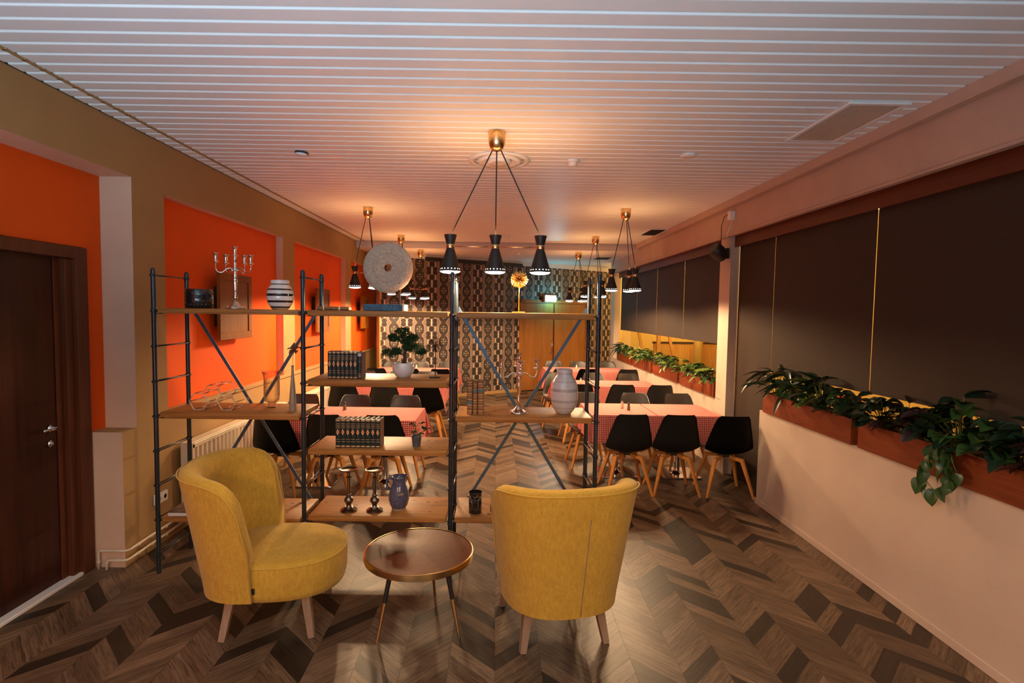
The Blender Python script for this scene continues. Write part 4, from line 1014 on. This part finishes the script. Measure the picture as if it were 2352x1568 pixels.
# candle jar, small box
t = thing('candle_jar', 'black candle jar with silver line pattern on the bottom right shelf', 'candle', (-.128, 3.80, ZT['bot']))
bm = B(); lathe(bm, [(.044, 0), (.047, .004), (.047, .150), (.044, .150), (.044, .02), (0, .02)], 32); obj('jar', bm, 'gloss_black', t, 40)
bm = B(); R_ = .0476
def arcp(a, z): return (R_ * math.sin(a), -R_ * math.cos(a), z)
for a0 in (-.9, 0, .9):
    tube(bm, [arcp(a0 + .42 * math.cos(q), .070 + .024 * math.sin(q)) for q in [2 * PI * k / 20 for k in range(20)]], .0008, 4, closed=True)
    tube(bm, [arcp(a0 - .45, .10), arcp(a0, .12), arcp(a0 + .45, .14)], .0008, 4); tube(bm, [arcp(a0 - .45, .14), arcp(a0, .12), arcp(a0 + .45, .10)], .0008, 4)
    tube(bm, [arcp(a0 - .45, .038), arcp(a0, .030), arcp(a0 + .45, .038)], .0008, 4); tube(bm, [arcp(a0 - .45, .10), arcp(a0 - .45, .038)], .0008, 4); tube(bm, [arcp(a0 - .45, .098), arcp(a0, .104), arcp(a0 + .45, .098)], .0008, 4)
tube(bm, [arcp(2 * PI * k / 32, .126) for k in range(32)], .0012, 4, closed=True)
obj('silver_pattern', bm, 'silver', t); bm = B(); lathe(bm, [(.043, .11), (0, .112)], 24); obj('wax', bm, 'candle', t)
t = thing('trinket_box', 'small dark wooden box half hidden by the right armchair', 'box', (.015, 3.78, ZT['bot']))
bm = B(); box(bm, -.035, .06, -.03, .03, .022, .064, .003); obj('lid', bm, 'blackm', t); bm = B(); box(bm, -.028, .05, -.022, .022, 0, .022, .002); obj('body', bm, 'bookbr', t)
# white vase
MT['whitevase'] = band_mat('pale_banded_glaze', [(.045, .052, (.52, .50, .50)), (.088, .106, (.48, .46, .48)), (.165, .186, (.45, .43, .46)), (.230, .240, (.55, .53, .52)), (.285, .297, (.50, .52, .56))], (.72, .71, .71), .1, coat=.6)
bm = B(); lathe(bm, [(.046, 0), (.055, .006), (.082, .045), (.097, .100), (.099, .165), (.092, .215), (.072, .255), (.058, .275), (.055, .300), (.059, .318), (.056, .322), (.050, .318), (.050, .275), (0, .27)], 44); tag(obj('vase', bm, 'whitevase', None, True, (.50, 3.86, ZT['l2'])), 'large milky white vase with faint grey bands on the right middle shelf', 'vase')

# ------------------------------------------------------------------ armchairs
def armchair(loc, rz, label):
    # local: +y is forward (the way the sitter looks); back wraps round -y
    t = thing('armchair', label, 'armchair', loc, rz, 'mustard yellow tub armchairs')
    PM = math.radians(91); NU = 44
    def ztop(u): return .27 + (.692 - .03 * abs(u) ** 2) * max(0, 1 - abs(u) ** 12) ** .21
    def plan(u, z, inner):
        k = max(0, (z - .27) / .60); a = u * PM
        rx = .325 + .085 * k; ry = .325 + .085 * k
        if inner: rx -= .105 - .01 * k; ry -= .125 - .01 * k
        # squared-off U
        s, c = math.sin(a), math.cos(a); e = .80
        X_ = rx * math.copysign(abs(s) ** e, s); Y_ = -ry * math.copysign(abs(c) ** e, c)
        return X_, Y_ - .04 - (.02 * k)
    bm = B(); rings = []
    for i in range(NU + 1):
        u = -1 + 2 * i / NU; uu = max(-.9985, min(.9985, u)); zt = ztop(uu); ring = []
        zs = [.25 + (zt - .03 - .25) * j / 9 for j in range(10)]
        for z in zs: X_, Y_ = plan(u, z, False); 
        for z in zs: x_, y_ = plan(u, z, False); ring.append((x_, y_, z))
        xo, yo = plan(u, zt, False); xi, yi = plan(u, zt, True)
        for q, dz_ in ((.06, -.010), (.22, .002), (.5, .008), (.78, .0), (.95, -.014)): ring.append((xo + (xi - xo) * q, yo + (yi - yo) * q, zt + dz_))
        for z in zs[::-1]: x_, y_ = plan(u, z, True); ring.append((x_, y_, z))
        rings.append([bm.verts.new(p) for p in ring])
    n = len(rings[0])
    for a, b in zip(rings, rings[1:]):
        for k in range(n): bm.faces.new((a[k], b[k], b[(k + 1) % n], a[(k + 1) % n]))
    bm.faces.new(rings[0]); bm.faces.new(rings[-1][::-1])
    obj('backrest', bm, 'fabric', t, 60)
    bm = B(); pts = []
    for i in range(81):
        u = -1 + 2 * i / 80; uu = max(-.9985, min(.9985, u)); zt = ztop(uu); x_, y_ = plan(u, zt, False); pts.append((x_ * 1.004, y_ - .002, zt - .012))
    x_, y_ = plan(1, .26, False); pts.append((x_, y_ + .002, .26)); pts.insert(0, (-x_, y_ + .002, .26)); tube(bm, pts, .0042, 6); obj('piping', bm, 'pipe', t, True)
    bm = B(); tube(bm, [Vector((*plan(.03, z, False), z)) * 1.0 + Vector((.0, -.001, 0)) for z in [.26 + .056 * k for k in range(11)]], .0025, 5); obj('back_seam', bm, 'aleg', t, True)
    # seat
    def out(a, s): 
        c, q = math.cos(a), math.sin(a); e = .86
        return (.318 * s * math.copysign(abs(c) ** e, c), .055 + (.375 if q > 0 else .36) * s * math.copysign(abs(q) ** e, q))
    bm = B(); NS = 48; rs = []
    for s, z in ((.90, .235), (.965, .245), (.99, .28), (1.0, .36), (1.0, .425), (.985, .446), (.93, .458), (.8, .466), (.55, .474), (.25, .478)):
        rs.append([bm.verts.new((*out(2 * PI * i / NS, s), z)) for i in range(NS)])
    for a, b in zip(rs, rs[1:]):
        for i in range(NS): bm.faces.new((a[i], a[(i + 1) % NS], b[(i + 1) % NS], b[i]))
    bm.faces.new(rs[0][::-1]); bm.faces.new(rs[-1]); obj('seat', bm, 'fabric', t, 70)
    bm = B(); tube(bm, [(*out(2 * PI * i / NS, .998), .438) for i in range(NS)], .0042, 6, closed=True); obj('piping', bm, 'pipe', t, True)
    bm = B(); box(bm, .300, .3225, -.03, -.012, .30, .33); obj('maker_tag', bm, 'blackm', t)
    for sx in (-1, 1):
        for sy in (-1, 1):
            bm = B(); bar(bm, (sx * .245, .03 + sy * .245, 0), (sx * .205, .03 + sy * .205, .232), .034, .034, (0, sy, 0), .052, .046); bar(bm, (sx * .215, .03 + sy * .215, .212), (sx * .09, .03 + sy * .09, .226), .045, .040, (0, 0, 1)); obj('leg', bm, 'aleg', t)
    return t
armchair((.365, 3.13, 0), math.radians(12.5), 'mustard armchair on the right seen from behind')
armchair((-1.325, 3.20, 0), math.radians(-84), 'mustard armchair on the left turned towards the round table')

# ------------------------------------------------------------------ coffee table
t = thing('coffee_table', 'round wedge veneer table with brass rim and black legs between the armchairs', 'table', (-.44, 3.16, 0))
bm = B(); lathe(bm, [(.30, .405), (.313, .408), (.313, .4405), (0, .441)], 64); obj('tabletop', bm, 'wedge', t, 40)
bm = B(); lathe(bm, [(.3135, .404), (.323, .404), (.324, .408), (.324, .441), (.321, .4435), (.3135, .4435)], 64, cap=False); obj('brass_rim', bm, 'brass', t, 50)
for k, a in enumerate((-2.32, -.55, 1.35)):
    ax, ay = math.cos(a), math.sin(a); p0, p1 = Vector((ax * .20, ay * .20, .405)), Vector((ax * .30, ay * .30, 0)); pm_ = p0.lerp(p1, .48)
    bm = B(); tube(bm, [p0, pm_], [.015, .0125], 14); l = obj('leg', bm, 'blackm', t, 40)
    bm = B(); tube(bm, [pm_, p1], [.0126, .007], 14); obj('brass_foot', bm, 'brass', l, 40)

# ------------------------------------------------------------------ wall panels on the left
for i, (y0, y1, z0, z1, lab) in enumerate(((5.08, 5.74, 1.56, 2.20, 'oak framed wall panel in the nearest red niche, behind the candelabra'), (7.85, 8.45, 1.53, 2.17, 'oak wall panel in the middle red niche'), (10.45, 11.0, 1.50, 2.13, 'oak wall panel in the farthest red niche'))):
    t = thing('wall_panel', lab, 'wall panel', (-2.60, y0, z0), 0, 'oak panels hung in the red niches')
    w, h = y1 - y0, z1 - z0
    bm = B(); box(bm, -.022, 0, 0, w, 0, h, .003)
    obj('board', bm, 'panel', t)
    for a, b, c, d in ((0, w, 0, .07), (0, w, h - .07, h), (0, .07, .07, h - .07), (w - .07, w, .07, h - .07)):
        bm = B(); box(bm, 0, .010, a, b, c, d, .003); obj('frame_strip', bm, 'panel', t)
    bm = B(); box(bm, -.115, -.022, w * .2, w * .8, h * .2, h * .8); obj('backing_block', bm, 'dark', t)

# ------------------------------------------------------------------ radiators, pipes, socket
def radiator(y0, y1, z0, z1, lab):
    t = thing('radiator', lab, 'radiator', (-2.50, y0, z0), 0, 'cream panel radiators on the left wall')
    w, h = y1 - y0, z1 - z0; n = int(w / .072)
    bm = B(); prof_ = []
    for i in range(n):
        a = i * w / n; q = w / n
        prof_ += [(0, a), (0, a + q * .32), (-.016, a + q * .48), (-.016, a + q * .84)]
    prof_.append((0, w)); g1 = [[bm.verts.new((px, py, z)) for px, py in prof_] for z in (.035, h - .035)]
    for k in range(len(prof_) - 1): bm.faces.new((g1[0][k], g1[0][k + 1], g1[1][k + 1], g1[1][k]))
    obj('ribbed_panel', bm, 'cream', t)
    bm = B(); box(bm, -.015, .003, 0, w, 0, .036, .003); box(bm, -.015, .003, 0, w, h - .036, h, .003); box(bm, -.02, .003, -.002, .03, 0, h, .002); box(bm, -.02, .003, w - .03, w + .002, 0, h, .002); obj('frame', bm, 'cream', t)
    bm = B(); box(bm, -.10, -.004, 0, w, h, h + .012, .003)
    obj('top_grille', bm, 'cream', t); bm = B(); box(bm, -.10, -.06, .01, w - .01, .02, h - .01); obj('back_panel', bm, 'cream', t)
    for a in (0, w - .006): bm = B(); box(bm, -.10, 0, a, a + .006, .01, h, .001); obj('side_cover', bm, 'cream', t)
radiator(4.42, 6.45, .20, .735, 'long cream radiator nearest the dark door'); radiator(7.0, 8.15, .20, .71, 'cream radiator further along the left wall behind the tables'); radiator(9.0, 9.75, .20, .71, 'far cream radiator under the last red niche')
t = thing('heating_pipes', 'two thin painted heating pipes wrapping round the left pier', 'pipe', (0, 0, 0))
PX_ = LX + .028
for z, x0, y in ((.135, -2.80, 3.745), (.070, -2.735, 3.735)):
    bm = B(); tube(bm, [(x0, y, .0), (x0, y, z - .02), (x0 + .006, y, z - .004), (x0 + .02, y, z), (LX + .012, y, z), (PX_ + .004, y + .008, z), (PX_ + .012, y + .03, z), (PX_ + .012, 4.6, z + .01)], .0095, 8); p = obj('pipe', bm, 'cream', t, True)
    bm = B()
    for yy in (3.85, 4.0, 4.18): lathe(bm, [(.013, -.006), (.013, .006)], 10, (0, 0, 0)) if False else tube(bm, [(PX_ + .012, yy, z), (PX_ + .012, yy + .014, z)], .0135, 8)
    tube(bm, [(x0, y, .05), (x0, y, .062)], .0135, 8); tube(bm, [(-2.66, y, z), (-2.648, y, z)], .0125, 8); obj('pipe_collar', bm, 'cream', p, kind='stuff')
t = thing('wall_socket', 'cream double wall socket low on the left wall beside the shelving', 'socket', (LX, 4.10, .33))
bm = B(); box(bm, 0, .022, 0, .155, 0, .082, .005, 2); obj('plate', bm, 'white', t)
for a in (.04, .115): bm = B(); lathe(bm, [(.021, 0), (.021, .002), (.017, .002), (.017, -.003), (0, -.003)], 18); obj('socket_well', bm, 'cream', t, 40, (.022, a, .041), (0, PI / 2, 0))

# ------------------------------------------------------------------ speaker, junction box and cables by the column
t = thing('wall_speaker', 'black round speaker angled off the top of the pale column', 'speaker', (2.60, 6.33, 2.58))
bm = B(); lathe(bm, [(.055, -.10), (.075, -.085), (.085, -.02), (.083, .07), (.070, .085), (0, .088)], 24); obj('housing', bm, 'blackm', t, 40, (-.03, -.02, .01), (.2, math.radians(-55), 0))
bm = B(); box(bm, .055, .10, -.03, .03, -.06, .06, .004); tube(bm, [(0, 0, 0), (.07, 0, 0)], .02, 10); obj('bracket', bm, 'blackm', t, 40)
bm = B(); box(bm, 2.600, 2.660, 6.10, 6.17, 2.93, 3.03, .004); tag(obj('junction_box', bm, 'white'), 'small white box on the beam above the black speaker', 'junction box')
bm = B(); tube(bm, [(2.63, 6.13, 2.93), (2.62, 6.13, 2.86), (2.61, 6.16, 2.80), (2.62, 6.22, 2.76), (2.66, 6.25, 2.74), (2.69, 6.25, 2.735)], .005, 6); tag(obj('cable', bm, 'white', None, True), 'white cable looping from the small box to the column', 'cable')
bm = B(); tube(bm, [(2.61, 6.15, 3.0), (2.58, 6.2, 2.98), (2.57, 6.25, 2.88), (2.60, 6.32, 2.76), (2.61, 6.34, 2.66)], .004, 6); tag(obj('cable', bm, 'cord', None, True), 'black cable from the small box down to the speaker', 'cable')

# ------------------------------------------------------------------ planters and plants
def planter(x, y0, y1, z0, z1, lab, d=.17):
    t = thing('planter_box', lab, 'planter', (x, y0, z0), 0, 'mahogany window planters')
    w, h = y1 - y0, z1 - z0
    for a in ((0, .016, 0, w, 0, h), (d - .016, d, 0, w, 0, h), (.016, d - .016, 0, .016, 0, h), (.016, d - .016, w - .016, w, 0, h)):
        bm = B(); box(bm, *a, .002); obj('board', bm, 'mahog', t)
    bm = B(); box(bm, .016, d - .016, .016, w - .016, h * .3, h * .82); obj('soil', bm, 'soil', t); return t
planter(2.597, 3.89, 5.19, .936, 1.125, 'mahogany planter under the blind at the start of the dado, nearest the chairs')
planter(2.597, 2.50, 3.815, .936, 1.125, 'mahogany planter with the trailing vine'); planter(2.597, 1.15, 2.44, .936, 1.125, 'mahogany planter out at the right picture edge')
fy = [6.57, 7.89, 9.24, 10.60, 11.85]
for i in range(4): planter(2.675, fy[i], fy[i + 1] - (.09 if i < 3 else .0), .856, 1.045, 'mahogany planter under the far blinds, %s of four' % far[i], .16)
rn = random.Random(11)
def plant(x, y, z, kind, n, lab, h=.16, spread=.14, sc=1.0, grp='leafy plants in the window planters', rootr=.02):
    h *= 1.2; n = int(n * 1.25)
    if y < 5.3: h += .055; n = int(n * 1.35)
    t = thing('leafy_plant', lab, 'plant', (x, y, z), 0, grp)
    bm = B(); leaves = []
    for i in range(n):
        a = rn.uniform(0, 2 * PI); q = rn.random() ** .6; r = spread * q; zz = h * (1.05 - q * q * .9) * rn.uniform(.7, 1.1)
        ex, ey = r * math.cos(a) * .75, r * math.sin(a)
        if x + ex > 2.775: ex = 2.775 - x - abs(ex) * .1
        e = Vector((ex, ey, max(.012, zz)))
        tube(bm, [(rn.uniform(-rootr, rootr), rn.uniform(-rootr, rootr), -.03), e * .55 + Vector((0, 0, .02)), e], .0018, 4)
        k = kind if isinstance(kind, str) else rn.choice(kind)
        ang = math.atan2(ey, ex) - PI / 2 + rn.uniform(-.7, .7)
        if x + ex > 2.70: ang = PI / 2 + rn.uniform(-1.2, 1.2)
        leaves.append((k, e, (rn.uniform(-.5, .55), rn.uniform(-.5, .5), ang), sc * rn.uniform(.9, 1.35)))
    obj('stems', bm, 'stem', t)
    for k, e, r, s in leaves: o = obj('leaf', LV[k], parent=t, loc=e, rot=r); o.scale = (s, s, s)
    return t
ZP = 1.105
GP = 'plants in the near planters'
plant(2.67, 5.08, ZP, 'long', 22, 'dark spiky plant with long narrow leaves at the far end of the near planters', .20, .20, 1.05, GP)
plant(2.67, 4.86, ZP, ['purp', 'heart'], 20, 'purplish leaved plant right of the spiky one', .11, .13, .9, GP)
plant(2.67, 4.62, ZP, ['var', 'dark'], 22, 'plant with yellow edged variegated leaves', .14, .15, 1.0, GP)
plant(2.67, 4.38, ZP, ['darkr', 'dark'], 28, 'dark plant with one tall upright leaf in the first near planter', .18, .15, 1.0, GP)
plant(2.67, 4.12, ZP, ['darkr', 'heart'], 28, 'round leaved plant at the near end of the first planter', .11, .15, .95, GP)
plant(2.67, 3.95, ZP, ['dark'], 16, 'small dark plant at the gap between the first two planters', .09, .10, .8, GP)
plant(2.67, 3.68, ZP, ['darkr'], 30, 'grey green round leaved plant at the start of the second planter', .13, .15, 1.0, GP)
plant(2.67, 3.46, ZP, ['purp', 'darkr'], 26, 'brownish red leaved plant in the second planter', .12, .14, .95, GP)
plant(2.67, 3.26, ZP, ['purp', 'dark'], 30, 'dark purple plant left of the trailing vine', .13, .15, 1.0, GP)
plant(2.67, 3.06, ZP, ['heart', 'dark'], 30, 'bushy dark green plant above the trailing vine', .19, .15, 1.0, GP)
plant(2.67, 2.86, ZP, ['heart', 'darkr'], 30, 'dark green bushy plant right of the trailing vine', .12, .15, 1.0, GP)
plant(2.67, 2.66, ZP, ['dark', 'darkr'], 28, 'bushy plant with veined leaves near the right picture edge', .14, .16, 1.05, GP)
plant(2.67, 2.46, ZP, ['purp'], 26, 'purple black plant cut by the right picture edge', .13, .16, 1.1, GP)
# trailing vine
t = thing('trailing_vine', 'green vine hanging over the front of the second near planter', 'plant', (2.575, 3.05, 1.10))
paths = [[(.03, .02, .02), (0, 0, .04), (-.03, -.02, -.03), (-.015, -.06, -.09), (-.015, -.08, -.15), (-.02, -.02, -.20)], [(.03, .06, .02), (-.01, .06, .04), (-.035, .05, -.05), (-.015, .10, -.11), (-.01, .13, -.17), (-.015, .06, -.22), (-.02, .0, -.235)], [(.03, -.06, .02), (-.02, -.06, .03), (-.03, -.10, -.04), (-.015, -.12, -.10)]]
bm = B()
for p in paths: tube(bm, p, .0022, 5)
obj('stems', bm, 'stem', t, True)
for p in paths:
    for i in range(1, len(p)):
        for k in range(2):
            e = Vector(p[i - 1]).lerp(Vector(p[i]), (k + .5) / 2) + Vector((-.012, 0, 0)); s = rn.uniform(.7, 1.1)
            o = obj('leaf', LV['heart'], parent=t, loc=e, rot=(rn.uniform(-1.5, -.9), rn.uniform(-.3, .3), PI / 2 + rn.uniform(-1.5, 1.5))); o.scale = (s,) * 3
# far plants
words = ['nearest', 'second nearest', 'third', 'farthest']; pp = ['near', 'middle', 'far']
for i in range(4):
    for k in range(3):
        y = fy[i] + .25 + k * .38
        plant(2.755, y, 1.02, rn.choice([['green', 'lime'], ['green', 'greend', 'lime'], ['lime', 'green', 'green']]) if (i, k) != (3, 2) else ['long'], 38, 'green leafy plant at the %s end of the %s far planter' % (pp[k], words[i]) if k != 1 else 'green leafy plant in the middle of the %s far planter' % words[i], .15, .23, .80, 'plants in the far planters', .03)
